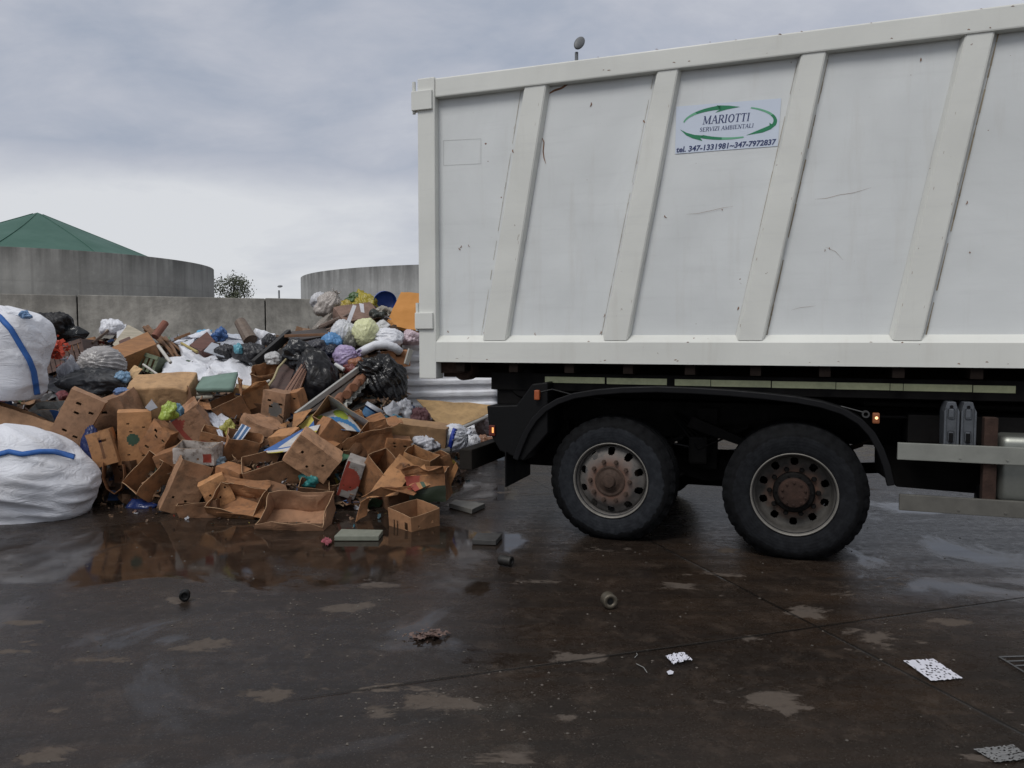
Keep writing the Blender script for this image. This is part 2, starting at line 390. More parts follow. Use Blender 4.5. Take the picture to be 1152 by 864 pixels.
# distant tree
def tree():
    c = P(262, 335, 82); c.z = 0
    root = empty('tree', Matrix.Translation(c)); tag(root, 'lone small leafy tree standing far off between the two round tanks', 'tree')
    bm = bmesh.new(); tube(bm, [(0, 0, 0), (.05, 0, 2.5), (-.05, 0, 4.5), (0, 0, 6.5)], [.16, .13, .09, .03], 8)
    rr = random.Random(3)
    cl = []
    for i in range(26):
        a = rr.uniform(0, 2*PI); h = rr.uniform(4.4, 8.0); rad = 1.9*math.sqrt(max(.05, 1-((h-5.9)/2.6)**2))*rr.uniform(.3, 1)
        e = Vector((rad*math.cos(a), rad*math.sin(a), h)); cl.append(e)
        tube(bm, [(0, 0, max(2.5, h-2.2)), e*.5+Vector((0, 0, (h-1)*.5)), e], [.05, .03, .015], 5)
    obj('trunk', bm, m_plain('bark', (.05, .04, .03), .9), root)
    bm = bmesh.new()
    for e in cl:
        for _ in range(120):
            v = e + Vector((rr.gauss(0, .42), rr.gauss(0, .42), rr.gauss(0, .36))); s = rr.uniform(.05, .12)
            a = Vector((rr.gauss(0, 1), rr.gauss(0, 1), rr.gauss(0, 1))).normalized(); b = a.orthogonal().normalized()
            q = [bm.verts.new(v+a*s), bm.verts.new(v+b*s*.7), bm.verts.new(v-a*s), bm.verts.new(v-b*s*.7)]; bm.faces.new(q)
    obj('crown', bm, m_plain('leaves', (.085, .095, .055), .8, 0.0, .4, 1.5, 0), root)
tree()
def pole_lamp(name, label, px, pybase, pytop, Y, r, tilt, head):
    b = P(px, pybase, Y); b.z = 0; top = P(px, pytop, Y).z
    root = empty(name, Matrix.Translation(b)); tag(root, label, 'lamp post')
    bm = bmesh.new(); tube(bm, [(0, 0, 0), (0, 0, top*.5), (0, 0, top-.05)], [r*1.5, r*1.2, r], 12)
    obj('pole', bm, m_plain('galvanised', (.16, .17, .18), .5, .6), root, True)
    bm = bmesh.new(); hw = head
    lathe(bm, [(.001, .0), (.55*hw, .02*hw), (.95*hw, .12*hw), (1.0*hw, .22*hw), (.8*hw, .34*hw), (.4*hw, .42*hw), (.001, .44*hw)], 24, 'z')
    h = obj('lamp_head', bm, m_plain('grey_lamp_housing', (.13, .135, .14), .5), root, True)
    h.scale = (.62, 1.1, 1.0); h.location = (hw*.3, 0, top+hw*.7); h.rotation_euler = (R(68)*tilt, R(28)*tilt, 0)
    bm = bmesh.new(); lathe(bm, [(.001, -.05*hw), (.5*hw, -.03*hw), (.82*hw, .06*hw), (.84*hw, .1*hw)], 24, 'z')
    l = obj('lens', bm, m_plain('frosted_lens', (.30, .32, .31), .3), h, True)
    return root
pole_lamp('street_lamp', 'tilted oval lamp head on a pole, peeping over top rail of white container', 647, 400, 56, 15.5, .035, 1, .155)
pole_lamp('street_lamp', 'tiny distant lamp post above concrete wall beside open topped tank', 314, 337, 326, 70, .08, .2, .35)
# ================================================================== TRUCK AND CONTAINER
TM = Matrix.Translation((2.139, 5.845, 0)) @ Matrix.Rotation(R(-20), 4, 'Z'); TI = TM.inverted()
def S(px, py, y=0.0):
    """point (s, z) on the truck's side plane seen at a pixel of the photograph"""
    o = TI @ Vector((0, 0, CAM_H)); d = TI.to_3x3() @ ray(px, py); t = (y-o.y)/d.y; q = o+d*t; return q.x, q.z
# ---- container
cont = empty('waste_container', TM.copy())
tag(cont, 'white steel roll-off container with slanted ribs and green oval sticker, carried on the truck', 'container')
X0, X1 = -3.165, 4.0; ZB, ZT = 1.502, 3.985; YP = .075; WD_ = 2.5
bm = bmesh.new()
box(bm, X0+.14, X1, WD_-YP-.006, WD_-YP, ZB+.05, ZT-.03)
box(bm, X0+.14, X1, YP+.01, WD_-YP-.01, ZB+.06, ZB+.07); box(bm, X1-.03, X1, YP+.01, WD_-YP-.01, ZB+.08, ZT)
# smooth out large dents in the near panel
obj('box_shell', bm, PANEL, cont)
bm = bmesh.new(); nx_, nz_ = 180, 56; rows = []
for i in range(nx_+1):
    x = X0+.14+(X1-X0-.14)*i/nx_; row = []
    for j in range(nz_+1):
        z = ZB+.05+(ZT-ZB-.08)*j/nz_
        dq = S(820, 142, YP); ff = min(1, (math.hypot(x-dq[0], z-dq[1])/.55)**2)
        dent = ff*.010*noise.noise(Vector((x*1.1, z*.9, 2)))+ff*.004*noise.noise(Vector((x*2.8, z*2.2, 5)))+ff*.0012*noise.noise(Vector((x*7, z*7, 8)))
        row.append(bm.verts.new((x, YP+.0008+abs(dent)*.9, z)))
    rows.append(row)
for i in range(nx_):
    for j in range(nz_): bm.faces.new((rows[i][j], rows[i+1][j], rows[i+1][j+1], rows[i][j+1]))
obj('side_panel', bm, PANEL, cont, True)
def rail_mesh(y0, y1):
    bm = bmesh.new()
    box(bm, X0+.17, X1, y0, y1, ZT-.165, ZT, .012); return bm
obj('top_rail', rail_mesh(0, .11), WHITE, cont); obj('top_rail', rail_mesh(WD_-.11, WD_), WHITE, cont)
bm = bmesh.new(); prism(bm, [(0, ZB), (.16, ZB), (.16, ZB+.24), (YP, ZB+.235), (.0, ZB+.175)], 0, 1)
for v in bm.verts: v.co = Vector((X0+.165+(X1-X0-.165)*v.co.y, v.co.x, v.co.z))
bmesh.ops.recalc_face_normals(bm, faces=bm.faces)
obj('bottom_sill', bm, WHITE, cont)
bm = bmesh.new(); box(bm, X0+.17, X1, WD_-.16, WD_, ZB, ZB+.18, .01); obj('bottom_sill', bm, WHITE, cont)
for y0, y1 in ((-.004, .15), (WD_-.15, WD_+.004)):
    bm = bmesh.new(); box(bm, X0, X0+.168, y0, y1, 1.35, ZT+.012, .01); obj('corner_post', bm, WHITE, cont)
# rear door and floor cross members
bm = bmesh.new(); box(bm, X0+.01, X0+.07, .155, WD_-.155, ZB+.02, ZT-.02, .004)
for i in range(5): box(bm, X0-.03, X0+.008, .2+i*.48, .28+i*.48, ZB+.1, ZT-.1, .006)
obj('tail_door', bm, WHITE, cont)
for px0, py0, px1, py1 in ((464, 104, 487, 123), (468, 352, 488, 370)):
    a = S(px0, py0); b = S(px1, py1); bm = bmesh.new()
    box(bm, a[0], b[0], -.028, .05, b[1], a[1], .006)
    tube(bm, [(a[0]+.01, .01, b[1]-.02), (a[0]+.01, .01, a[1]+.09)], .016, 10)
    obj('hinge', bm, WHITE, cont)
for (a, b, c, d_) in (((590, 92), (614, 92), (568, 382), (543, 382)), ((740, 73), (763, 73), (705, 382), (679, 382)),
                     ((903, 53), (930, 51), (858, 383), (830, 383)), ((1088, 33), (1120, 30), (1037, 384), (1005, 384))):
    q = [S(*p) for p in (a, b, c, d_)]
    zt, zb = ZT-.168, ZB+.238
    lt, rt = q[0][0], q[1][0]; rb, lb = q[2][0], q[3][0]
    bm = bmesh.new(); n = 1; chf = .022
    def rv(x, y, z): return bm.verts.new((x, y, z))
    A = [rv(lb-chf, YP, zb), rv(lb, .012, zb-.045), rv(rb, .012, zb-.045), rv(rb+chf, YP, zb)]
    B = [rv(lt-chf, YP, zt+.02), rv(lt, .012, zt+.02), rv(rt, .012, zt+.02), rv(rt+chf, YP, zt+.02)]
    for i in range(3): bm.faces.new((A[i], A[i+1], B[i+1], B[i]))
    bm.faces.new(A); bm.faces.new(B[::-1]); bmesh.ops.bevel(bm, geom=[e for e in bm.edges if abs((e.verts[0].co-e.verts[1].co).z) > 1], offset=.006, segments=2, affect='EDGES')
    obj('rib', bm, WHITE, cont)
# further ribs continuing out of frame
for k in range(2):
    bm = bmesh.new(); x = 2.05+k*1.08
    prism(bm, [(x, ZB+.2), (x+.17, ZB+.2), (x+.45, ZT-.15), (x+.28, ZT-.15)], .012, YP); obj('rib', bm, WHITE, cont)
# runners and cross bearers
bm = bmesh.new()
for y in (.72, 1.62): box(bm, X0+.1, X1, y, y+.16, 1.33, ZB-.004, .005)
obj('runner', bm, m_plain('brown_grimy_steel', (.011, .006, .004), .8, 0, .5), cont)
bm = bmesh.new()
for i in range(14): box(bm, X0+.35+i*.5, X0+.43+i*.5, .03, WD_-.03, 1.42, ZB-.003)
obj('cross_bearer', bm, m_plain('brown_grimy_steel', (.011, .006, .004), .8, 0, .5), cont)
r0 = S(519, 410, .12)
bm = bmesh.new(); lathe(bm, [(.001, -.09), (.09, -.09), (.1, -.07), (.1, .07), (.09, .09), (.001, .09)], 28, 'y', (X0+.35, .26, 1.43)); box(bm, X0+.17, X0+.40, .10, .155, 1.40, 1.498)
box(bm, X0+.16, X0+.28, .17, .35, 1.36, 1.42, .01)
obj('roller', bm, RUST, cont)
# old scars: rust cracks and the outline of a peeled sticker, raised a hair off the steel
def on_panel(px, py, y=YP-.0015): s, z = S(px, py, y); return Vector((s, y, z))
def stroke(bm, pts, w, y=YP-.0015):
    pts = [on_panel(*p, y) for p in pts]
    for i in range(len(pts)-1):
        a, b = pts[i], pts[i+1]; d = (b-a); nrm = Vector((-d.z, 0, d.x)).normalized()
        w0 = w*(1 if 0 < i else .3); w1 = w*(1 if i < len(pts)-2 else .3)
        bm.faces.new([bm.verts.new(v) for v in (a-nrm*w0/2, b-nrm*w1/2, b+nrm*w1/2, a+nrm*w0/2)])
bm = bmesh.new()      # tan grime caught in the weld seams
def grime(a, b, w):
    n = 26
    for i in range(n):
        if rnd.random() < .12: continue
        p0 = (a[0]+(b[0]-a[0])*i/n, a[1]+(b[1]-a[1])*i/n); p1 = (a[0]+(b[0]-a[0])*(i+1)/n, a[1]+(b[1]-a[1])*(i+1)/n)
        A, B = on_panel(*p0), on_panel(*p1); d = (B-A).normalized(); n_ = Vector((-d.z, 0, d.x)); wa, wb = w*rnd.uniform(.4, 1.4), w*rnd.uniform(.4, 1.4)
        bm.faces.new([bm.verts.new(v) for v in (A-n_*wa/2, B-n_*wb/2, B+n_*wb/2, A+n_*wa/2)])
for a, b in (((617, 94), (572, 380)), ((767, 75), (709, 380)), ((934, 54), (862, 380)), ((1124, 34), (1041, 380)), ((587, 96), (541, 380)), ((737, 77), (676, 380)), ((900, 56), (827, 380)), ((1085, 36), (1001, 380)), ((492, 108), (492, 378))):
    grime(a, b, .008 if a[0] in (617, 767, 934, 1124, 492) else .003)
for a, b in (((492, 381), (540, 381)), ((572, 381), (676, 381)), ((709, 381.5), (826, 381.5)), ((862, 382), (1000, 382)), ((1042, 382), (1150, 382))): grime(a, b, .007)
obj('seam_grime', bm, m_plain('tan_grime', (.36, .30, .21), .9, 0, .5, 8, 0), cont)
bm = bmesh.new()
stroke(bm, [(615, 107), (623, 102), (632, 99), (640, 93), (647, 91)], .017)
stroke(bm, [(608, 151), (612, 160), (611, 170), (612, 178), (614, 184)], .009)
for p, l in (((600, 168), 5), ((577, 168), 4), ((519, 276), 3), ((527, 275), 3), ((516, 279), 2), ((665, 115), 5), ((724, 135), 3), ((504, 372), 2), ((545, 373), 3), ((602, 374), 4), ((676, 372), 4), ((680, 353), 4), ((702, 352), 3), ((831, 345), 4), ((836, 353), 4), ((1088, 226), 4), ((1036, 65), 4), ((1091, 283), 2), ((748, 242), 3), ((933, 278), 3), ((812, 235), 2), ((928, 280), 3)):
    stroke(bm, [p, (p[0]+rnd.uniform(-1, 1)*.6, p[1]+l*.5), (p[0]+rnd.uniform(-2, 2), p[1]+l)], rnd.uniform(.004, .012))
stroke(bm, [(772, 241), (785, 240), (800, 237), (812, 234), (825, 232)], .002)
stroke(bm, [(917, 224), (930, 223), (945, 219), (960, 217), (980, 211)], .002)
stroke(bm, [(890, 349), (900, 346), (910, 345), (918, 344)], .0016)
stroke(bm, [(929, 278), (940, 283), (948, 292)], .0018)
for _ in range(34):
    x = rnd.uniform(480, 1150); f_ = (x-480)/670; yy = rnd.choice((86-84*f_+rnd.uniform(1, 4), 104-76*f_-rnd.uniform(0, 3), 386+rnd.uniform(-2, 2), 405+5*f_-rnd.uniform(0, 3)))
    l_ = rnd.uniform(1, 4); stroke(bm, [(x, yy), (x+l_*.5, yy-.1*l_), (x+l_, yy+rnd.uniform(-.6, .6))], rnd.uniform(.003, .009), -.0012)
for _ in range(30):
    k = rnd.randrange(4); xt, xb = ((602, 556), (752, 692), (916, 844), (1104, 1021))[k]; u = rnd.random(); e = rnd.choice((-12, 12))+rnd.uniform(-1, 1)
    stroke(bm, [(xt+(xb-xt)*u+e, 60+u*310), (xt+(xb-xt)*(u+.008)+e, 63+u*310)], rnd.uniform(.004, .009), .0105)
obj('rust_marks', bm, m_plain('rust_streaks', (.27, .13, .065), .85, 0, .6, 14, 0), cont)
bm = bmesh.new()
q = [(499, 158), (541, 156), (541, 184), (499, 186)]
for i in range(4): stroke(bm, [q[i], q[(i+1) % 4]], .006)
obj('old_sticker_outline', bm, m_plain('grey_glue', (.36, .36, .35), .7, 0, .3, 30), cont)
# ---- the sticker
def zp(x, y): return 740+x/7.2, 90+y/7.2      # from the enlarged crop's pixels
bm = bmesh.new()
st = [on_panel(*zp(*p), YP-.003) for p in ((150, 215), (1000, 148), (972, 535), (140, 598))]
vs = [bm.verts.new(v) for v in st]; bm.faces.new(vs)
stick = obj('sticker', bm, m_plain('pale_blue_white_vinyl', (.60, .66, .76), .35, 0, .06, 4, 0), cont)
NAVY = m_plain('navy_ink', (.02, .035, .13), .5, 0, .1, 5, 0)
def decal(name, polys, mat, y=YP-.0045, parent=stick):
    bm = bmesh.new()
    for pl in polys:
        bm.faces.new([bm.verts.new(on_panel(*zp(*p), y)) for p in pl])
    return obj(name, bm, mat, parent)
GA = m_plain('green_ink', (.01, .20, .085), .5, 0, .1, 5, 0); GB = m_plain('pale_green_ink', (.14, .42, .25), .5, 0, .1, 5, 0)
def arc(a0, a1, w0, w1, head):
    """crescent along the ellipse from a0 to a1 (degrees), arrow head after a1"""
    cx, cy, rx, ry, tl = 580, 345, 372, 128, -.045
    def pt(a, off=0):
        x = (rx+off)*math.cos(R(a)); y = -(ry+off)*math.sin(R(a)); return (cx+x, cy+y+x*tl)
    n = 22; polys = []
    for i in range(n):
        u0, u1 = i/n, (i+1)/n; b0 = a0+(a1-a0)*u0; b1 = a0+(a1-a0)*u1; e0 = w0+(w1-w0)*u0; e1 = w0+(w1-w0)*u1
        polys.append([pt(b0, -e0), pt(b1, -e1), pt(b1, e1), pt(b0, e0)])
    return polys[:n//2], polys[n//2:]+[head]
for a0, a1, w0, w1, head in ((172, 101, 6, 17, [(465, 265), (500, 240), (478, 205), (575, 207), (668, 217), (560, 238)]),
                            (62, -18, 6, 17, [(945, 375), (905, 345), (905, 368), (840, 395), (715, 448), (850, 425), (915, 398)]),
                            (-72, -127, 6, 15, [(362, 494), (345, 470), (376, 450), (300, 445), (235, 428), (180, 400), (230, 448), (280, 472)])):
    lo, hi = arc(a0, a1, w0, w1, head)
    decal('arrow', lo, GB); decal('arrow', hi, GA)
# serif capitals from strokes: (x0,y0,x1,y1,weight)
T_, K_ = .07, .16
def sf(x, y, w=.16): return (x-w, y, x+w, y, .05)
GL = {
 'M': (1.1, [(.14, 0, .14, 1, T_), (.14, 1, .52, .05, K_), (.52, .05, .9, 1, T_), (.9, 1, .9, 0, K_), sf(.14, .02), sf(.9, .02), sf(.1, .98, .1), sf(.94, .98, .1)]),
 'A': (.9, [(.12, 0, .45, 1, T_), (.45, 1, .8, 0, K_), (.25, .36, .65, .36, T_), sf(.12, .02), sf(.8, .02)]),
 'R': (.85, [(.2, 0, .2, 1, K_), (.2, .98, .5, .98, T_), (.5, .98, .66, .86, .12), (.66, .86, .66, .64, K_), (.66, .64, .5, .5, .12), (.5, .5, .2, .5, T_), (.45, .5, .78, 0, K_), sf(.2, .02), sf(.8, .02, .1), sf(.14, .98, .1)]),
 'I': (.45, [(.22, 0, .22, 1, K_), sf(.22, .02), sf(.22, .98)]),
 'O': (.95, [(.5, .98, .25, .86, .1), (.25, .86, .13, .5, K_), (.13, .5, .25, .14, K_), (.25, .14, .5, .02, .1), (.5, .02, .72, .14, .1), (.72, .14, .84, .5, K_), (.84, .5, .72, .86, K_), (.72, .86, .5, .98, .1)]),
 'T': (.8, [(.4, 0, .4, 1, K_), (.05, .97, .75, .97, T_), (.06, .97, .06, .8, .05), (.74, .97, .74, .8, .05), sf(.4, .02)]),
 'S': (.7, [(.6, .82, .42, .98, .09), (.42, .98, .18, .86, .12), (.18, .86, .2, .62, K_), (.2, .62, .54, .42, K_), (.54, .42, .58, .16, K_), (.58, .16, .34, .02, .1), (.34, .02, .1, .2, .09)]),
 'E': (.78, [(.2, 0, .2, 1, K_), (.1, .97, .66, .97, T_), (.2, .52, .5, .52, T_), (.1, .03, .7, .03, T_), (.68, .03, .7, .22, .05), (.66, .97, .66, .8, .05)]),
 'V': (.85, [(.1, 1, .44, 0, K_), (.44, 0, .78, 1, T_), sf(.1, .98), sf(.78, .98)]),
 'Z': (.75, [(.1, .97, .64, .97, T_), (.64, .97, .1, .03, K_), (.1, .03, .66, .03, T_), (.66, .03, .68, .2, .05), (.1, .97, .1, .8, .05)]),
 'B': (.8, [(.2, 0, .2, 1, K_), (.1, .97, .46, .97, T_), (.46, .97, .6, .86, .1), (.6, .86, .6, .64, .14), (.6, .64, .46, .53, .1), (.46, .53, .2, .53, T_), (.5, .53, .66, .4, .1), (.66, .4, .66, .16, K_), (.66, .16, .5, .03, .1), (.5, .03, .1, .03, T_)]),
 'N': (.95, [(.16, 0, .16, 1, T_), (.16, 1, .78, 0, K_), (.78, 0, .78, 1, T_), sf(.16, .02), sf(.78, .98), sf(.1, .98, .08)]),
 'L': (.75, [(.2, 0, .2, 1, K_), (.08, .03, .64, .03, T_), (.64, .03, .68, .24, .05), sf(.2, .98)]), ' ': (.4, [])}
def serif(text, x0, y0, x1, y1, h, wt=1.0, shear=.26):
    tot = sum(GL[c][0] for c in text); L_ = math.hypot(x1-x0, y1-y0); k = L_/tot
    ux, uy = (x1-x0)/L_, (y1-y0)/L_; polys = []; cur = 0
    for c in text:
        wdt, segs = GL[c]
        for (ax, ay, bx, by, w_) in segs:
            a = Vector((cur+ax*1.0, ay)); b = Vector((cur+bx, by)); A = Vector((a.x*k, a.y*h)); B = Vector((b.x*k, b.y*h))
            d = B-A; nn = Vector((-d.y, d.x)).normalized()*w_*h*.5*wt*.9
            q = []
            for v in (A-nn, B-nn, B+nn, A+nn):
                xx = v.x + v.y*shear; q.append((x0+xx*ux+v.y*uy, y0+xx*uy-v.y*ux))
            polys.append(q)
        cur += wdt
    return polys
for i, pl in enumerate(serif('MARIOTTI', 362, 358, 742, 329, 66)): pass
_lift = 0
def decal_text(name, polys):
    bm = bmesh.new()
    for i, pl in enumerate(polys):
        y = YP-.0046-.00002*(i % 12)
        bm.faces.new([bm.verts.new(on_panel(*zp(*p), y)) for p in pl])
    return obj(name, bm, NAVY, stick)
decal_text('company_name', serif('MARIOTTI', 362, 360, 742, 331, 66, 1.05))
decal_text('company_line', serif('SERVIZI AMBIENTALI', 336, 420, 775, 384, 33, 1.1))
def font_text(name, body, x0, y0, x1, y1, h):
    cu = bpy.data.curves.new('t', 'FONT'); cu.body = body; cu.shear = .25; cu.offset = .028; cu.resolution_u = 3
    to = bpy.data.objects.new('t', cu); COL.objects.link(to); bpy.context.view_layer.update()
    me = to.evaluated_get(bpy.context.evaluated_depsgraph_get()).to_mesh()
    V = [v.co.copy() for v in me.vertices]; Fc = [list(p.vertices) for p in me.polygons]
    to.to_mesh_clear() if hasattr(to, 'to_mesh_clear') else None
    bpy.data.objects.remove(to); mnx = min(v.x for v in V); mxx = max(v.x for v in V)
    cap = .72; L_ = math.hypot(x1-x0, y1-y0); ux, uy = (x1-x0)/L_, (y1-y0)/L_; k = L_/(mxx-mnx)
    bm = bmesh.new(); vv = []
    for v in V:
        a = (v.x-mnx)*k; b = v.y/cap*h; vv.append(bm.verts.new(on_panel(*zp(x0+a*ux+b*uy, y0+a*uy-b*ux), YP-.0046)))
    for f in Fc:
        try: bm.faces.new([vv[i] for i in f])
        except ValueError: pass
    return obj(name, bm, NAVY, stick)
font_text('phone_line', 'tel. 347-1331981~347-7972837', 152, 586, 965, 520, 44)

# ---- truck chassis
truck = empty('hooklift_truck', TM.copy())
tag(truck, 'dark dirty heavy truck chassis with two rear wheels and black mudguard, carrying the white container', 'truck')
SX0 = -2.52
for y in (.80, 1.58):
    bm = bmesh.new(); box(bm, SX0, 4.6, y, y+.09, .82, 1.14, .006); obj('chassis_rail', bm, STEEL_DARK, truck)
bm = bmesh.new()
for s in (-2.45, -1.9, -.75, .5, 1.4, 2.6): box(bm, s, s+.1, .9, 1.58, .86, 1.10)
obj('cross_member', bm, STEEL_DARK, truck)
sub = bmesh.new(); z_ = [S(x, y, .18)[1] for x, y in ((760, 424), (760, 432))]
s0, zt0 = S(612, 422, .18); s1, _ = S(1146, 436, .18)
box(sub, s0-.5, 4.4, .19, .23, 1.255, 1.405, .004); box(sub, s0-.5, 4.4, .23, .72, 1.30, 1.325)
subr = obj('body_side_rail', sub, STEEL_DARK, truck)
TAPE = m_plain('yellowed_reflective_tape', (.50, .52, .30), .35, 0, .25, 30, .1)
for a, b in ((613, 680), (682.5, 750), (759, 799), (800, 867), (868.5, 940), (941, 1001), (1002, 1016), (1017, 1094), (1095.5, 1143)):
    sa = S(a, 427, .18)[0]; sb = S(b, 432, .18)[0]
    bm = bmesh.new(); zc = 1.352-.003*(sa-s0); box(bm, sa, sb, .1835, .1885, zc-.026, zc+.026); obj('reflective_tape', bm, TAPE, subr)
# hoist cylinders, tipping frame
bm = bmesh.new()
for y in (.98, 1.42): box(bm, SX0+.1, 4.2, y, y+.1, 1.15, 1.30, .006)
tube(bm, [(-1.9, 1.25, 1.0), (1.5, 1.25, 1.12)], .085, 14); tube(bm, [(1.5, 1.25, 1.12), (2.8, 1.25, 1.15)], .05, 14)
obj('tipping_frame', bm, STEEL_DARK, truck)
# tail: big dark roller housing, lamp box, underrun beam
bm = bmesh.new(); lathe(bm, [(.001, -.1), (.12, -.1), (.135, -.08), (.135, .1), (.001, .1)], 28, 'y', (S(593, 432, .3)[0], .3, 1.315)); box(bm, SX0+.02, SX0+.5, .22, .45, 1.12, 1.26, .01)
obj('tail_roller', bm, STEEL_DARK, truck)
LBx0, LBz1 = S(547, 454, .02); LBx1, LBz0 = S(603, 520, .02)
bm = bmesh.new(); 
prism(bm, [(LBx0, LBz1-.02), (LBx0+.28, LBz1-.005), (LBx0+.42, LBz1+.18), (LBx1+.1, LBz1+.2), (LBx1+.1, LBz0+.25), (LBx1-.12, LBz0+.0), (LBx0+.12, LBz0+.08), (LBx0+.02, LBz0+.24)], .03, .5)
lb = obj('tail_lamp_bracket', bm, BLACK, truck); bevmod(lb, .012)
lx, lz = S(553.5, 484, .02)
bm = bmesh.new(); box(bm, lx-.028, lx+.03, .012, .028, lz-.05, lz+.045, .008); obj('side_lamp', bm, m_plain('red_brown_lens', (.12, .02, .012), .25), lb)
bm = bmesh.new(); box(bm, lx+.004, lx+.02, .006, .0115, lz-.022, lz+.026, .002); obj('lamp_bulb', bm, m_emit((1, .42, .12), .8), lb)
bm = bmesh.new(); lx, lz = S(604.5, 444, .0); box(bm, lx-.024, lx+.022, -.02, .02, lz-.045, lz+.04, .01); obj('amber_marker', bm, m_emit((.30, .07, .02), .03), truck)
bm = bmesh.new(); tube(bm, [S_ for S_ in [(lx+.02, .03, lz+.02), (lx+.12, .04, lz+.045), (lx+.3, .06, lz+.0), (lx+.5, .1, lz-.02)]], .008, 6); obj('lamp_cable', bm, BLACK, truck)
q = S(524, 505, -.0); ub0 = q[0]
bm = bmesh.new(); box(bm, ub0-.05, ub0+.07, -.03, 2.45, S(524, 528)[1], S(524, 505)[1], .01)
obj('underrun_beam', bm, m_plain('muddy_brown_beam', (.017, .014, .011), .8, 0, .5, 5, .4), truck)
bm = bmesh.new()
for y in (.8, 1.6): box(bm, ub0+.07, ub0+.17, y, y+.08, .5, .95); box(bm, ub0+.17, SX0+.1, y, y+.08, .82, .95)
obj('underrun_bracket', bm, STEEL_DARK, truck)
# mudguard: one black sweep over both wheels
path = [(577, 516), (583, 500), (590, 484), (599, 470), (611, 458), (626, 449), (645, 442.5), (670, 438.5), (700, 436), (740, 435), (780, 436.5), (820, 439), (860, 442.5), (895, 446.5), (925, 452), (950, 460), (970, 472), (984, 487), (994, 505), (1001, 524), (1006, 546)]
pp = [S(x, y, .0) for x, y in path]
def guard(y0, y1, t0, t1):
    bm = bmesh.new(); a = []
    for i, (s, z) in enumerate(pp):
        s_a, z_a = pp[max(0, i-1)]; s_b, z_b = pp[min(len(pp)-1, i+1)]; d = Vector((s_b-s_a, z_b-z_a)).normalized(); n = Vector((-d.y, d.x))
        a.append([bm.verts.new(v) for v in ((s+n.x*t1, y0, z+n.y*t1), (s+n.x*t1, y1, z+n.y*t1), (s+n.x*t0, y1, z+n.y*t0), (s+n.x*t0, y0, z+n.y*t0))])
    for i in range(len(a)-1):
        for k in range(4): bm.faces.new((a[i][k], a[i][(k+1) % 4], a[i+1][(k+1) % 4], a[i+1][k]))
    bm.faces.new(a[0][::-1]); bm.faces.new(a[-1]); return bm
mg = obj('mudguard', guard(.012, .6, -.012, 0), m_plain('dusty_black_plastic', (.010, .010, .0105), .6, 0, .4, 4), truck, True)
ml = obj('guard_lip', guard(-.004, .034, -.048, .004), m_plain('dusty_black_lip', (.007, .007, .008), .5, 0, .4, 4), mg); bevmod(ml, .008)
bm = bmesh.new(); lathe(bm, [(.016, -.01), (.027, -.01), (.027, .03), (.016, .03)], 18, 'y', (S(974, 466)[0], .0, S(974, 466)[1])); tube(bm, [(S(946, 457)[0], -.004, S(946, 457)[1]), (S(972, 464)[0], -.004, S(972, 464)[1])], .005, 6); obj('guard_clip', bm, m_plain('worn_bracket', (.07, .07, .07), .5, .5), mg)
fs, fz = S(568, 515); fb = S(568, 548)[1]
bm = bmesh.new(); box(bm, fs, fs+.012, .0, .66, fb, fz+.05); fl = obj('mudflap', bm, BLACK, truck)
bm = bmesh.new(); lx, lz = S(985.5, 470, -.02); box(bm, lx-.026, lx+.022, -.06, -.01, lz-.04, lz+.038, .01); am = obj('amber_marker', bm, m_emit((.22, .07, .025), .05), truck)
bm = bmesh.new(); lathe(bm, [(.0005, -.004), (.009, -.004), (.011, 0)], 12, 'y', (lx, -.0605, lz+.002)); obj('lamp_bulb', bm, m_emit((1, .6, .28), 1.6), am)

# ---- wheels
def m_tyre(dust):
    t = NT('tyre_rubber'); co = t.co('Object'); sx = t.new('ShaderNodeSeparateXYZ'); t.l(co, sx.inputs[0])
    r = t.math('SQRT', t.math('ADD', t.math('POWER', sx.outputs['X'], 2), t.math('POWER', sx.outputs['Z'], 2)))
    n = t.noise(co, 7, 6, .75); n2 = t.noise(co, 16, 6, .7)
    e = t.math('ADD', r, t.math('MULTIPLY', t.math('SUBTRACT', n, .5), .11))
    mk = t.math('MULTIPLY', t.ramp(e, [(.445, 1), (.452, 0)]), dust)
    c = t.mix(t.ramp(n2, [(.35, 0), (.7, 1)]), (.0035, .0035, .004), (.0085, .009, .010)); t.b.inputs['Specular IOR Level'].default_value = .12
    t.base(t.mix(mk, c, t.mix(t.ramp(n2, [(.4, 0), (.7, 1)]), (.015, .0165, .020), (.030, .033, .038)))); t.rough(.78)
    rings = t.math('SINE', t.math('MULTIPLY', r, 260)); t.bump(t.math('ADD', t.math('MULTIPLY', rings, .12), n2), .4, .006); return t.m
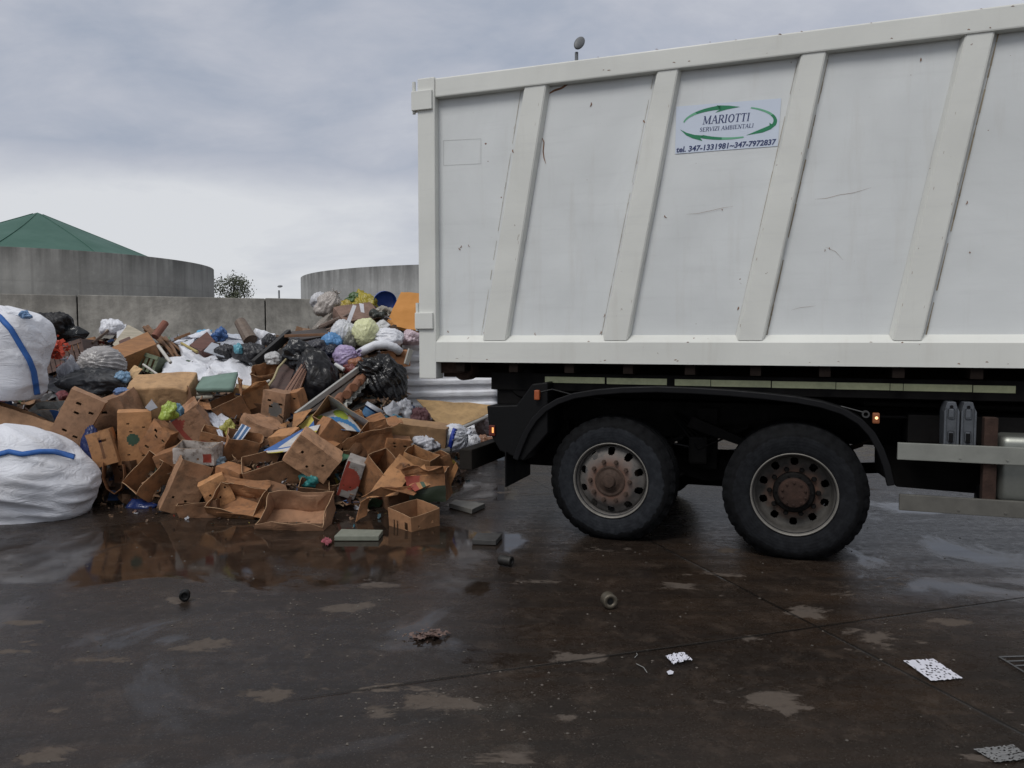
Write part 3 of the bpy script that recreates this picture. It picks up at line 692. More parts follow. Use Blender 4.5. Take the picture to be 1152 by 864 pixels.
def tyre_bm(Rt, wd):
    bm = bmesh.new(); seg = 160
    prof = [(.300, .035), (.318, .012), (.335, .004), (.36, .0), (.40, -.008), (.44, -.008), (.47, .0), (.492, .012), (.505, .026), (Rt, .05), (Rt, .05+(wd-.1)*.3), (Rt-.014, .05+(wd-.1)*.31), (Rt-.014, .05+(wd-.1)*.36), (Rt, .05+(wd-.1)*.37), (Rt, .05+(wd-.1)*.63), (Rt-.014, .05+(wd-.1)*.64), (Rt-.014, .05+(wd-.1)*.69), (Rt, .05+(wd-.1)*.70), (Rt, wd-.05), (.505, wd-.026), (.47, wd), (.40, wd+.008), (.33, wd-.004), (.300, wd-.03)]
    rings = lathe(bm, prof, seg, 'y')
    for ri in (8, 9, 18, 19):
        for k in range(0, seg, 5):
            v = rings[ri][k]; f = 1-.011/math.hypot(v.co.x, v.co.z); v.co.x *= f; v.co.z *= f
    for v in bm.verts:   # flat where it carries the load
        if v.co.z < -.506: v.co.z = -.506-(abs(v.co.z)-.506)*.15
    return bm
def holed_disc(bm, rings, ys, seg=160, mi=0):
    rows = []
    for r, y in zip(rings, ys): rows.append([bm.verts.new((r*math.cos(2*PI*k/seg), y, r*math.sin(2*PI*k/seg))) for k in range(seg)])
    n = len(rings)
    for i in range(n-1):
        for k in range(seg):
            m = k % 16
            if i in (n-6, n-3) and 6 <= m <= 9: continue
            if i in (n-5, n-4) and 5 <= m <= 10: continue
            f = bm.faces.new((rows[i][k], rows[i][(k+1) % seg], rows[i+1][(k+1) % seg], rows[i+1][k])); f.material_index = mi
def m_rim(c):
    t = NT('rim_paint'); co = t.co('Object'); n = t.noise(co, 9, 7, .7); sx = t.new('ShaderNodeSeparateXYZ'); t.l(co, sx.inputs[0])
    r = t.math('SQRT', t.math('ADD', t.math('POWER', sx.outputs['X'], 2), t.math('POWER', sx.outputs['Z'], 2)))
    e = t.math('ADD', r, t.math('MULTIPLY', t.math('SUBTRACT', n, .5), .22))
    c1 = t.mix(t.ramp(n, [(.4, 0), (.7, 1)]), c, sca(c, .5)); c1 = t.mix(t.ramp(e, [(.10, .9), (.24, 0)]), c1, (.13, .055, .03))
    t.base(c1); t.rough(.7); t.b.inputs['Specular IOR Level'].default_value = .25; t.bump(n, .4, .006); return t.m
TYA, TYB = m_tyre(.85), m_tyre(.35)
RIMA, RIMB = m_rim((.15, .14, .13)), m_rim((.075, .070, .063))  # recessed rim gets a darker colour to give its dish depth
NUT = m_plain('rusty_nuts', (.060, .034, .022), .8, 0, .5, 30)
RING = m_plain('bare_rim_edge', (.24, .225, .20), .5, .3, .4, 12)
def nuts(bm, rad, y, n, r, h, ph=0):
    for k in range(n):
        a = 2*PI*(k+ph)/n; c = (rad*math.cos(a), y, rad*math.sin(a))
        lathe(bm, [(r*1.25, 0), (r*1.2, -h*.3), (r, -h*.35), (r*.9, -h), (.0005, -h*1.02)], 6, 'y', c)
def wheel(s, y, kind, flip=False, dual=False):
    Rt = .538
    M = Matrix.Translation((s, y, .512)) @ (Matrix.Rotation(PI, 4, 'Z') if flip else Matrix())
    wdt = .36 if kind == 'convex' else .29
    root = empty('wheel'); root.parent = truck; root.matrix_local = M
    ty = obj('tyre', tyre_bm(Rt, wdt), TYA if kind == 'convex' else TYB, root, True)
    ty.modifiers.new('es', 'EDGE_SPLIT').split_angle = R(50)
    bm = bmesh.new()
    if kind == 'convex':
        lathe(bm, [(.308, .03), (.296, .05), (.288, .10), (.286, .24), (.30, wdt-.05)], 80, 'y')
        holed_disc(bm, [.115, .14, .19, .215, .224, .246, .268, .277, .2865], [-.012, -.012, -.008, .012, .022, .045, .062, .07, .085])
    else:
        lathe(bm, [(.308, .03), (.292, .045), (.287, .08), (.284, .135), (.270, .15), (.284, .165), (.30, wdt-.03)], 80, 'y')
        holed_disc(bm, [.10, .15, .19, .208, .217, .238, .258, .267, .284], [.145, .145, .148, .152, .158, .163, .163, .160, .150])
    rim = obj('rim', bm, RIMA if kind == 'convex' else RIMB, root, True); rim.modifiers.new('es', 'EDGE_SPLIT').split_angle = R(40)
    bm = bmesh.new(); lathe(bm, [(.311, .028), (.320, .006), (.322, .0), (.318, -.004), (.311, .0), (.304, .022), (.307, .034)], 80, 'y'); obj('rim_edge', bm, RING, root, True)
    bm = bmesh.new()
    if kind == 'convex':
        lathe(bm, [(.128, -.012), (.128, -.020), (.118, -.024), (.10, -.020), (.085, -.026), (.07, -.036), (.055, -.040), (.052, -.062), (.046, -.072), (.02, -.076), (.0005, -.076)], 32, 'y')
        nuts(bm, .168, -.011, 10, .0165, .03)
    else:
        lathe(bm, [(.118, .085), (.112, .05), (.105, .04), (.05, .036), (.0005, .035)], 32, 'y')
        nuts(bm, .088, .038, 10, .009, .014, .5)
        b2 = bmesh.new(); lathe(b2, [(.158, .145), (.158, .10), (.146, .088), (.110, .085)], 32, 'y'); nuts(b2, .134, .087, 10, .008, .012); nuts(b2, .180, .146, 10, .017, .035)
        obj('hub_ring', b2, m_plain('dish_black', (.006, .005, .0045), .6, 0, .5, 9), root)  # black ring, its colour darkened so the dish looks deep
    obj('hub', bm, NUT if kind == 'convex' else RUST, root)
    bm = bmesh.new(); lathe(bm, [(.20, .19), (.21, .17), (.21, .34), (.05, .34)], 32, 'y'); lathe(bm, [(.0005, .185), (.20, .19)], 32, 'y')
    obj('brake_drum', bm, m_plain('brake_drum', (.02, .012, .009), .85, 0, .5, 12), root)
    if dual:
        t2 = obj('inner_tyre', tyre_bm(Rt, wdt), TYB, root, True); t2.location.y = .33
    return root
S1, Z1 = S(893, 558, 0.0); S2, Z2 = S(686.5, 542, .10)
wheel(S1, 0, 'deep', dual=True); wheel(S2, .10, 'convex')
wheel(S1, 2.5, 'deep', True, True); wheel(S2, 2.40, 'convex', True)
bm = bmesh.new()
tube(bm, [(S1, .3, .5), (S1, 1.0, .5), (S1, 1.12, .5), (S1, 1.38, .5), (S1, 1.5, .5), (S1, 2.2, .5)], [.09, .09, .22, .22, .09, .09], 16)
tube(bm, [(S1-.05, 1.25, .5), (S1+2.8, 1.25, .75)], .05, 10); obj('drive_axle', bm, STEEL_DARK, truck, True)
bm = bmesh.new(); tube(bm, [(S2, .4, .5), (S2, 2.1, .5)], .075, 12); obj('trailing_axle', bm, STEEL_DARK, truck, True)
for s in (S1, S2):
    for y in (.66, 1.76):
        bm = bmesh.new()
        for k in range(5):
            ln = .62-.09*k; n = 10
            for i in range(n):
                a = -ln+2*ln*i/n; b = -ln+2*ln*(i+1)/n; za = .74-.018*k+.16*(a/.62)**2; zb = .74-.018*k+.16*(b/.62)**2
                prism(bm, [(s+a, za-.016), (s+b, zb-.016), (s+b, zb), (s+a, za)], y, y+.08)
        obj('leaf_spring', bm, RUST if s == S1 else STEEL_DARK, truck)
for s, y in ((S1-.32, .62), (S2+.34, .62), (S1+.34, .75), (S2+.36, 1.7)):
    bm = bmesh.new(); lathe(bm, [(.001, -.1), (.07, -.1), (.088, -.07), (.088, -.01), (.095, 0), (.088, .01), (.088, .06), (.06, .1), (.001, .1)], 20, 'x', (s, y, .46)); tube(bm, [(s+.1, y, .46), (s+.2, y, .52)], .012, 8)
    obj('brake_chamber', bm, STEEL_DARK, truck, True)
bm = bmesh.new(); mid = (S1+S2)/2
box(bm, mid-.09, mid+.09, .72, .8, .55, 1.1, .01); box(bm, mid-.14, mid+.02, .55, .72, .62, .86, .02)
prism(bm, [(mid-.15, .95), (mid+.32, .80), (mid+.34, .86), (mid-.1, 1.04)], .5, .6)
for k in range(5): tube(bm, [(mid-.3, .6+.05*k, 1.05), (mid-.05, .55+.04*k, .75+.05*k), (mid+.35, .6+.04*k, .95)], .011, 6)
obj('spring_hanger', bm, STEEL_DARK, truck)
bm = bmesh.new(); tube(bm, [(mid-.42, 1.05, .52), (mid+.40, 1.05, .52)], .17, 18); obj('dark_filler_drum', bm, STEEL_DARK, truck, True)  # added black drum, there to darken the space between the wheels
bm = bmesh.new(); tube(bm, [(S2-.62, .95, .62), (S2-.62, 1.6, .62)], .16, 18); obj('dark_filler_drum', bm, STEEL_DARK, truck, True)  # second added drum, darkening the space behind the rear wheel
bm = bmesh.new(); box(bm, S2-.95, S2-.5, .60, .78, .52, .95, .02); obj('dark_filler_box', bm, STEEL_DARK, truck)  # added black box that darkens the gap behind the rear wheel
for yy in (.86, 1.5):
    bm = bmesh.new(); prism(bm, [(S2-.1, .60), (mid, .42), (S1+.1, .60), (S1+.1, .72), (mid, .60), (S2-.1, .72)], yy, yy+.09); obj('dark_filler_beam', bm, STEEL_DARK, truck)  # added black beams filling the open space between the axles with darkness
# side guard, bracket, tank, chocks
GR = m_plain('worn_cream_steel', (.23, .235, .21), .5, 0, .25, 6, .1)
def bar(x0, y0t, y0b, name):
    a = S(x0, y0t, -.02); b = S(x0, y0b, -.02); bm = bmesh.new()
    box(bm, a[0], 4.0, -.022, .012, b[1], a[1], .005)
    for ss in (1.13, 1.42): lathe(bm, [(.0005, -.006), (.008, -.006), (.009, 0)], 8, 'y', (ss, -.022, (a[1]+b[1])/2-.03))
    return obj(name, bm, GR, truck)
bar(1010, 498, 517, 'side_guard_bar'); GR = m_plain('dark_cream_steel', (.12, .115, .10), .6, 0, .4, 6, .2); bar(1012, 556, 574, 'side_guard_bar')  # lower bar in a darker, rougher cream
bx0 = S(1107, 470, .04)[0]; bm = bmesh.new(); box(bm, bx0, bx0+.085, .014, .10, S(1107, 585)[1]+.04, S(1107, 470)[1], .006); obj('guard_bracket', bm, RUST, truck)
bm = bmesh.new(); box(bm, 3.0, 3.08, .014, .10, .5, 1.15, .006); obj('guard_bracket', bm, RUST, truck)
tx0 = S(1123, 520, .08)[0]
bm = bmesh.new(); box(bm, tx0, tx0+1.3, .07, .66, .52, 1.02, .06); obj('fuel_tank', bm, m_plain('dull_aluminium_tank', (.30, .31, .28), .38, .7, .35, 3, .1), truck, True)
bm = bmesh.new(); tube(bm, [(tx0-.08, .3, .52), (tx0+1.6, .3, .52)], .10, 20); obj('air_tank', bm, BLACK, truck, True)
cs0, cz0 = S(1060, 499, .08); cs1, cz1 = S(1100, 453, .08)
CH = m_plain('galvanised_chock', (.11, .12, .135), .55, .3, .35, 14, .2)
for k in range(2):
    bm = bmesh.new(); wd = (cs1-cs0)/2; a = cs0+k*wd
    prism(bm, [(a+.012, cz0-.02), (a+wd-.012, cz0-.02), (a+wd-.008, cz1-.07), (a+wd*.75, cz1), (a+wd*.25, cz1), (a+.008, cz1-.07)], .09, .28)
    for zz_ in (cz0+.02, cz1-.12): box(bm, a+wd*.30, a+wd*.70, .082, .0895, zz_, zz_+.075, .012)
    prism(bm, [(a+.005, cz0-.02), (a+.02, cz0-.02), (a+.02, cz1-.04), (a+.005, cz1-.07)], .065, .0895)
    prism(bm, [(a+wd-.02, cz0-.02), (a+wd-.005, cz0-.02), (a+wd-.005, cz1-.07), (a+wd-.02, cz1-.04)], .065, .0895)
    c_ = obj('wheel_chock', bm, CH, truck); bevmod(c_, .004)
    bm = bmesh.new(); lathe(bm, [(.0005, -.003), (.011, -.003), (.012, 0)], 14, 'y', (a+wd*.5, .0885, cz1-.035)); obj('bolt_hole', bm, BLACK, c_)
    bm = bmesh.new(); box(bm, a+wd*.38, a+wd*.62, .0785, .0815, cz0+.01, cz0+.08, .004); obj('slot', bm, BLACK, c_)
bm = bmesh.new(); box(bm, cs0-.2, 2.6, .30, .72, cz0-.03, 1.13, .01); tube(bm, [(cs0-.5, .4, 1.2), (2.6, .42, 1.18)], .02, 8); tube(bm, [(cs0-.5, .36, 1.1), (2.6, .37, 1.12)], .014, 8)
obj('valve_box', bm, STEEL_DARK, truck)
bm = bmesh.new(); prism(bm, [(S(985, 520, .7)[0], .62), (S(1010, 520, .7)[0], .50), (2.2, .46), (2.2, .86), (S(985, 505, .7)[0], .84)], .7, .78); obj('frame_gusset', bm, STEEL_DARK, truck)
# ================================================================== THE RUBBISH HEAP
def lerp_tab(t, x):
    if x <= t[0][0]: return t[0][1]
    for (a, va), (b, vb) in zip(t, t[1:]):
        if x <= b: return va+(vb-va)*(x-a)/(b-a)
    return t[-1][1]
ZF = [(-300, 8.2), (0, 7.9), (100, 8.0), (200, 7.6), (300, 7.5), (400, 7.5), (450, 7.8), (490, 8.4), (520, 9.6), (560, 11.2), (620, 12.4)]
ZC = [(-300, 11), (200, 11.4), (330, 11.3), (400, 10.8), (455, 10.3), (500, 11.5), (620, 13.5)]
HC = [(-300, 1.5), (0, 1.55), (60, 1.6), (200, 1.58), (320, 1.62), (365, 1.8), (400, 1.95), (436, 1.95), (450, 1.5), (458, .85), (500, .75), (560, .5), (600, .05)]
def heap_h(X, Y):
    if Y < 5: return 0
    u = CX+F*X/Y; zf, zc, hc = lerp_tab(ZF, u), lerp_tab(ZC, u), lerp_tab(HC, u)
    t = (Y-zf)/(zc-zf)
    if t <= 0: h = 0
    else: h = hc*min(1, t)**lerp_tab([(320, .62), (370, 1.25)], u)
    if 400 < u < 620 and Y > 11.0:      # rubbish piled behind the corrugated sheet
        h = max(h, 2.05*min(1, (Y-11.0)/.3)*min(1, (u-400)/40)*max(0, min(1, (560-u)/45)))
    return h + (.10*(noise.noise(Vector((X*1.6, Y*1.6, 0)))+.5*noise.noise(Vector((X*4, Y*4, 3)))) if h > .05 else 0)
def hit(px, py):
    d = ray(px, py); Y = 5.2
    while Y < 13.6:
        q = Vector((0, 0, CAM_H)) + d*(Y/d.y)
        if q.z <= heap_h(q.x, q.y): return Y
        Y += .03
    return lerp_tab(ZC, px)
bm = bmesh.new(); rows = []
nu, nv = 190, 120
for j in range(nv+1):
    Y = 7.0 + 7.2*j/nv; row = []
    for i in range(nu+1):
        u = -260+860*i/nu; X = (u-CX)/F*Y
        h = heap_h(X, Y); h += (.06*noise.noise(Vector((X*9, Y*9, 1))) if h > .05 else -.03)
        lim = WA.y + (X-WA.x)*math.tan(R(23.1)) - .02
        row.append(bm.verts.new((X, min(Y, lim), h)))
    rows.append(row)
for j in range(nv):
    for i in range(nu): bm.faces.new((rows[j][i], rows[j][i+1], rows[j+1][i+1], rows[j+1][i]))
t = NT('trash_core'); co = t.co('Object')
v = t.new('ShaderNodeTexVoronoi'); v.inputs['Scale'].default_value = 9; t.l(co, v.inputs['Vector'])
hs = t.new('ShaderNodeSeparateColor'); t.l(v.outputs['Color'], hs.inputs[0])
t.base(t.ramp(hs.outputs[0], [(0, (.02, .015, .012)), (.45, (.05, .028, .016)), (.7, (.12, .065, .035)), (.95, (.02, .02, .025)), (1, (.25, .24, .23))])); t.rough(.85)  # core colours darkened to stand in for the shade between boxes
t.bump(v.outputs['Distance'], .8, .06)
hp = obj('rubbish', bm, t.m); tag(hp, 'dark compacted loose rubbish filling the gaps of the heap', 'rubbish', None, 'stuff')

# loose scraps lying all over the heap (uncountable)
SCR = [((.30, .165, .085), 34), ((.20, .11, .055), 22), ((.40, .25, .14), 10), ((.02, .02, .022), 12), ((.55, .56, .60), 11), ((.30, .31, .33), 5), ((.05, .13, .32), 4), ((.08, .28, .36), 2), ((.10, .20, .10), 3), ((.40, .05, .03), 2), ((.55, .42, .08), 1.5), ((.10, .04, .03), 8)]
def scraps(n, seed, region, smin, smax):
    rr = random.Random(seed); bm = bmesh.new(); lay = bm.loops.layers.float_color.new('Col')
    cs = [c for c, _ in SCR]; ws = [w for _, w in SCR]
    for _ in range(n):
        X, Y, z = region(rr)
        c = rr.choices(cs, ws)[0]; k = rr.uniform(.25, .95); c = (*[x*k for x in c], 1)  # scraps dimmed at random, putting the shade of the gaps into colour
        s = rr.uniform(smin, smax)*rr.choice((.6, 1, 1, 1.3)); asp = rr.uniform(.25, 1)
        M = Matrix.Rotation(rr.uniform(0, 2*PI), 4, 'Z') @ Matrix.Rotation(rr.gauss(0, .8), 4, 'X') @ Matrix.Rotation(rr.gauss(0, .5), 4, 'Y')
        nn = 3; g = []
        bend = rr.uniform(-.5, .5)
        for a in range(nn+1):
            g.append([])
            for b in range(3):
                x = (a/nn-.5)*s; y = (b/2-.5)*s*asp
                p = Vector((x + rr.gauss(0, s*.05), y + rr.gauss(0, s*.05), bend*x*x/s*2 + rr.gauss(0, s*.08)))
                g[-1].append(bm.verts.new(M @ p + Vector((X, Y, z))))
        for a in range(nn):
            for b in range(2):
                f = bm.faces.new((g[a][b], g[a+1][b], g[a+1][b+1], g[a][b+1]))
                for lp in f.loops: lp[lay] = c
    me = bpy.data.meshes.new('scraps'); bm.to_mesh(me); bm.free(); return me
t = NT('scrap_mix'); a = t.new('ShaderNodeVertexColor', layer_name='Col'); n = t.noise(t.co('Object'), 12, 5, .7)
t.base(t.mix(t.ramp(n, [(.4, 0), (.75, .7)]), a.outputs[0], (.06, .04, .03))); t.rough(.6); SCM = t.m
def reg(rr):
    while True:
        u = rr.uniform(-255, 565) if rr.random() < .3 else rr.uniform(-40, 565); Y = rr.uniform(7.5, 13); X = (u-CX)/F*Y; h = heap_h(X, Y)
        if h > .02 and Y < WA.y + (X-WA.x)*math.tan(R(23.1)) - .2: return X, Y, h+rr.uniform(-.02, .05)
sc1 = link('scraps', scraps(8600, 5, reg, .04, .19), SCM); solid(sc1, .002)
tag(sc1, 'small torn scraps of cardboard, film and paper strewn all over the heap', 'scraps', None, 'stuff')
def reg2(rr):
    while True:
        u = rr.uniform(90, 530); d = abs(rr.gauss(0, .28)); Y = lerp_tab(ZF, u)-.05-d; X = (u-CX)/F*Y
        return X, Y, .012
sc2 = link('scraps', scraps(170, 9, reg2, .01, .05), SCM); tag(sc2, 'tiny crumbs and paper bits on the wet concrete before the heap', 'scraps', None, 'stuff')

# ---------------------------------------------------------------- makers of heap things
GB_, GBAG, GBRD, GSHT = 'cardboard boxes thrown on the heap', 'tied rubbish bags on the heap', 'boards and planks in the heap', 'plastic sheets and cloths on the heap'
def rot3(yaw, pitch, roll):
    return Matrix.Rotation(R(roll), 4, 'Y') @ Matrix.Rotation(R(pitch), 4, 'X') @ Matrix.Rotation(R(yaw), 4, 'Z')
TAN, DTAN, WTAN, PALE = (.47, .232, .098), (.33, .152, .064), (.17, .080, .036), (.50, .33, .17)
def carton(label, px, py, dims, rot, c=TAN, Y=None, open_=True, holes=None, crum=.02, prints=(), flaps=(), seed=0, wet=.35, cat='cardboard box', name='cardboard_box', dY=0, cs=.024):
    """dims in photo pixels at its own distance: width, depth, height. Local +z side is the mouth when open."""
    Y = (hit(px, py)-.02 if Y is None else Y)+dY; k = Y/F; W, D, H = dims[0]*k, dims[1]*k, dims[2]*k
    crum *= .5; bm = bmesh.new(); mats = [m_card(c, wet)] + [p[5] for p in prints] + [m_plain('cut_card_edge', (.40, .25, .14), .8, 0, .4, 20, 0)]; sd = seed*7.3+px
    nx, ny, nz = (max(4, round(v/cs)) for v in (W, D, H))
    def pos(i, j, k_): return Vector(((i/nx-.5)*W, (j/ny-.5)*D, (k_/nz-.5)*H))
    cache = {}
    def V(i, j, k_):
        q = (i, j, k_)
        if q not in cache: cache[q] = bm.verts.new(pos(i, j, k_))
        return cache[q]
    faces = {'front': (nx, nz, lambda a, b: (a, 0, b)), 'back': (nx, nz, lambda a, b: (a, ny, b)), 'left': (ny, nz, lambda a, b: (0, a, b)), 'right': (ny, nz, lambda a, b: (nx, a, b)), 'bottom': (nx, ny, lambda a, b: (a, b, 0))}
    if not open_: faces['top'] = (nx, ny, lambda a, b: (a, b, nz))
    for fn, (na, nb, f) in faces.items():
        hc = []
        if holes and fn in holes:
            kind = holes[fn]
            if kind == 'round': spots = [(.22, .55), (.5, .3), (.78, .55)]
            elif kind == 'two': spots = [(.18, .3), (.6, .3)]
            elif kind == 'grip': spots = [(.5, .68)]
            elif kind == 'slots': spots = [(.3, .78), (.38, .62), (.3, .2), (.7, .16), (.75, .7)]
            elif kind == 'vslots': spots = [(.16, .5), (.24, .5), (.64, .48), (.72, .48)]
            for (a, b) in spots:
                a, b = int(a*na), int(b*nb)
                if kind in ('grip', 'slots'): hc += [(a, b), (a+1, b)] + ([(a+2, b)] if kind == 'grip' else [])
                elif kind == 'vslots': hc += [(a, b), (a, b+1), (a, b-1)]
                else: hc += [(a, b)]
        for a in range(na):
            for b in range(nb):
                if (a, b) in hc: continue
                fc = bm.faces.new([V(*f(*q)) for q in ((a, b), (a+1, b), (a+1, b+1), (a, b+1))])
                for mi, (pf, u0, u1, v0, v1, _m) in enumerate(prints):
                    if pf != fn: continue
                    uu, vv_ = (a+.5)/na, (b+.5)/nb
                    if v1 == 'disc':
                        if math.hypot((uu-u0)*na, (vv_-u1)*nb)*cs < v0*min(W, H): fc.material_index = mi+1
                    elif u0 <= uu <= u1 and v0 <= vv_ <= v1: fc.material_index = mi+1
    for v_ in bm.verts:
        q = v_.co.copy(); s = Vector((sd, 0, 0)); amp = crum*(1+.6*(q.z/H+.5))
        n1 = noise.noise_vector(q*3.2+s); n2 = noise.noise_vector(q*9+s); fold = 1-abs(noise.noise(q*5+s*2))*2
        v_.co += (n1*2.2+n2*.5)*amp + Vector((n1.y, n1.z, n1.x)).normalized()*max(0, fold-.6)*amp*1.2
        if open_ and q.z > H*.3: v_.co.z -= abs(n1.z)*amp*2
    o = obj(name, bm, parent=None, mats=mats); solid(o, .006).modifiers[0].material_offset_rim = 9
    o.matrix_world = Matrix.Translation(P(px, py, Y)) @ rot3(*rot)
    for side, ang, ln in flaps:
        L_ = ln*k; fb = bmesh.new(); n = 8; m_ = 5; g_ = []
        w2 = W if side in ('front', 'back') else D
        for i in range(n+1):
            row = []
            for j in range(m_+1):
                a = (i/n-.5)*w2*(1-.05*j/m_); r_ = j/m_*L_; an = R(ang)+.5*noise.noise(Vector((i*.3, j*.4, sd)))
                up, out = math.sin(an)*r_, math.cos(an)*r_
                p = {'front': Vector((a, -D/2-out, H/2+up)), 'back': Vector((a, D/2+out, H/2+up)), 'left': Vector((-W/2-out, a, H/2+up)), 'right': Vector((W/2+out, a, H/2+up))}[side]
                base = Vector(p) if j else p
                n1 = noise.noise_vector(p*3.2+Vector((sd, 0, 0))); p = p + n1*2.2*crum*1.6
                if True: p.z -= abs(n1.z)*crum*1.6*2
                row.append(fb.verts.new(p))
            g_.append(row)
        for i in range(n):
            for j in range(m_): fb.faces.new((g_[i][j], g_[i+1][j], g_[i+1][j+1], g_[i][j+1]))
        fo = obj('flap', fb, mats[0], o); solid(fo, .005)
    return tag(o, label, cat, GB_ if cat == 'cardboard box' else None)
def patch(name, label, quads, mat, cat, group=None, n=10, t=.006, wr=.015, seed=0, off=.03, smooth=False, mats=None, curl=0, stripes=None, parent=None):
    """sheet or board from corner points (px, py, Y or None) that get their own distances on the heap"""
    bm = bmesh.new(); pts0 = None
    for q in quads:
        c = [P(p[0], p[1], (p[2] if len(p) > 2 and p[2] else hit(p[0], p[1])-off)) for p in q]
        g_ = []
        for i in range(n+1):
            u = i/n; g_.append([])
            for j in range(n+1):
                v = j/n; p = (c[0]*(1-u)+c[1]*u)*(1-v) + (c[3]*(1-u)+c[2]*u)*v
                s = Vector((seed*3.1, 0, 0)); p = p + (noise.noise_vector(p*2.3+s)*1.6+noise.noise_vector(p*8+s)*.5)*wr
                if curl: p.y -= curl*math.sin(PI*v)
                g_[-1].append(bm.verts.new(p))
        for i in range(n):
            for j in range(n):
                f = bm.faces.new((g_[i][j], g_[i+1][j], g_[i+1][j+1], g_[i][j+1]))
                if stripes: f.material_index = stripes((i+.5)/n, (j+.5)/n)
    bmesh.ops.remove_doubles(bm, verts=bm.verts, dist=.0008)
    cen = sum((v.co for v in bm.verts), Vector())/len(bm.verts)
    for v in bm.verts: v.co -= cen
    o = obj(name, bm, mat, parent, smooth, mats); o.location = cen; solid(o, t)
    if parent is None: tag(o, label, cat, group)
    return o
def bag(label, px, py, rx, ry, c, Y=None, kd=(0, -.3, 1), fold=.10, lump=.14, seed=0, r=.38, clear=0, dep=.85, name='rubbish_bag', cat='bag', knot=True, nf=16, roll=0, dirt=.2, dY=-.06, group=GBAG, mat=None):
    Y = (hit(px, py+ry*.3)-.02 if Y is None else Y)+dY; k = Y/F
    bm = bmesh.new(); bmesh.ops.create_icosphere(bm, subdivisions=5, radius=1)
    kv = Vector(kd).normalized(); ax = kv.orthogonal().normalized(); ay = kv.cross(ax); sd = Vector((seed*5.7+px*.13, py*.07, 0))
    for v in bm.verts:
        d = v.co.normalized(); ca = d.dot(kv); an = math.acos(max(-1, min(1, ca))); az_ = math.atan2(d.dot(ay), d.dot(ax))
        f = math.sin(nf*az_+5*noise.noise(d*1.5+sd))*math.exp(-an*.75)*fold
        f += .45*fold*math.sin(nf*2.3*az_+9*noise.noise(d*2+sd))*math.exp(-an*1.0)
        rr = 1+f+lump*noise.noise(d*1.3+sd)*2.2+lump*.5*noise.noise(d*3.0+sd)
        rdg = 1-abs(noise.noise(d*3.2+sd*1.7))*2; rr += .055*max(0, rdg)**3
        if an < .5: rr += .12*(1-an/.5)**2
        q = d*rr; q.z = max(q.z, -.82)
        v.co = Vector((q.x*rx*k, q.y*rx*k*dep, q.z*ry*k))
    m = mat or m_bag(c, r, clear, dirt)
    o = obj(name, bm, m, None, True); o.matrix_world = Matrix.Translation(P(px, py, Y)) @ Matrix.Rotation(R(roll), 4, 'Y')
    if knot:
        tip = Vector((kv.x*rx*k, kv.y*rx*k*dep, kv.z*ry*k))*1.08; bm = bmesh.new(); L_ = rx*k*.35; rr2 = random.Random(seed+int(px)); rings = []
        for i in range(6):
            ring = []; u = i/5
            for j in range(20):
                a = 2*PI*j/20; rad = L_*(.16+.75*u**1.6)*(1+.35*math.sin(3*a+seed)+.22*math.sin(7*a+seed*2)*u)
                ring.append(bm.verts.new(tip + ax*math.cos(a)*rad + ay*math.sin(a)*rad*.55 + kv*(u*L_*1.1*(1+.25*math.sin(5*a)*u)-L_*.1)))
            rings.append(ring)
        for i in range(5):
            for j in range(20): bm.faces.new((rings[i][j], rings[i][(j+1) % 20], rings[i+1][(j+1) % 20], rings[i+1][j]))
        kn = obj('knot', bm, m, o, True); solid(kn, .003)
    return tag(o, label, cat, group)
def bvh_of(o):
    M = o.matrix_world if o.matrix_world != Matrix() else Matrix.Translation(o.location)
    return BVHTree.FromPolygons([M @ v.co for v in o.data.vertices], [list(p.vertices) for p in o.data.polygons])
def ribbon(name, parent, line, wpx, mat, off=.008, t=.004):
    """strap laid on the parent's real surface"""
    tr = bvh_of(parent); Mi = parent.matrix_world.inverted(); bm = bmesh.new(); O = Vector((0, 0, CAM_H)); prev = None
    pts = []
    for i in range(len(line)-1):
        for s in range(10):
            u = s/10; pts.append((line[i][0]*(1-u)+line[i+1][0]*u, line[i][1]*(1-u)+line[i+1][1]*u))
    pts.append(line[-1]); rows = []
    for i, p in enumerate(pts):
        a = pts[max(0, i-1)]; b = pts[min(len(pts)-1, i+1)]; d = Vector((b[0]-a[0], b[1]-a[1])).normalized(); nn = Vector((-d.y, d.x)); row = []
        for e in (-.5, 0, .5):
            h = tr.ray_cast(O, ray(p[0]+nn.x*e*wpx, p[1]+nn.y*e*wpx).normalized())
            if h[0] is None: row = None; break
            row.append(Mi @ (h[0]-ray(*p).normalized()*off*(1.4 if e == 0 else 1)))
        rows.append(row)
    for i in range(len(rows)-1):
        if rows[i] and rows[i+1]:
            A = [bm.verts.new(v) for v in rows[i]]; B = [bm.verts.new(v) for v in rows[i+1]]
            for j in range(2): bm.faces.new((A[j], A[j+1], B[j+1], B[j]))
    bmesh.ops.remove_doubles(bm, verts=bm.verts, dist=.0003)
    o = obj(name, bm, mat, parent, True); solid(o, t); return o
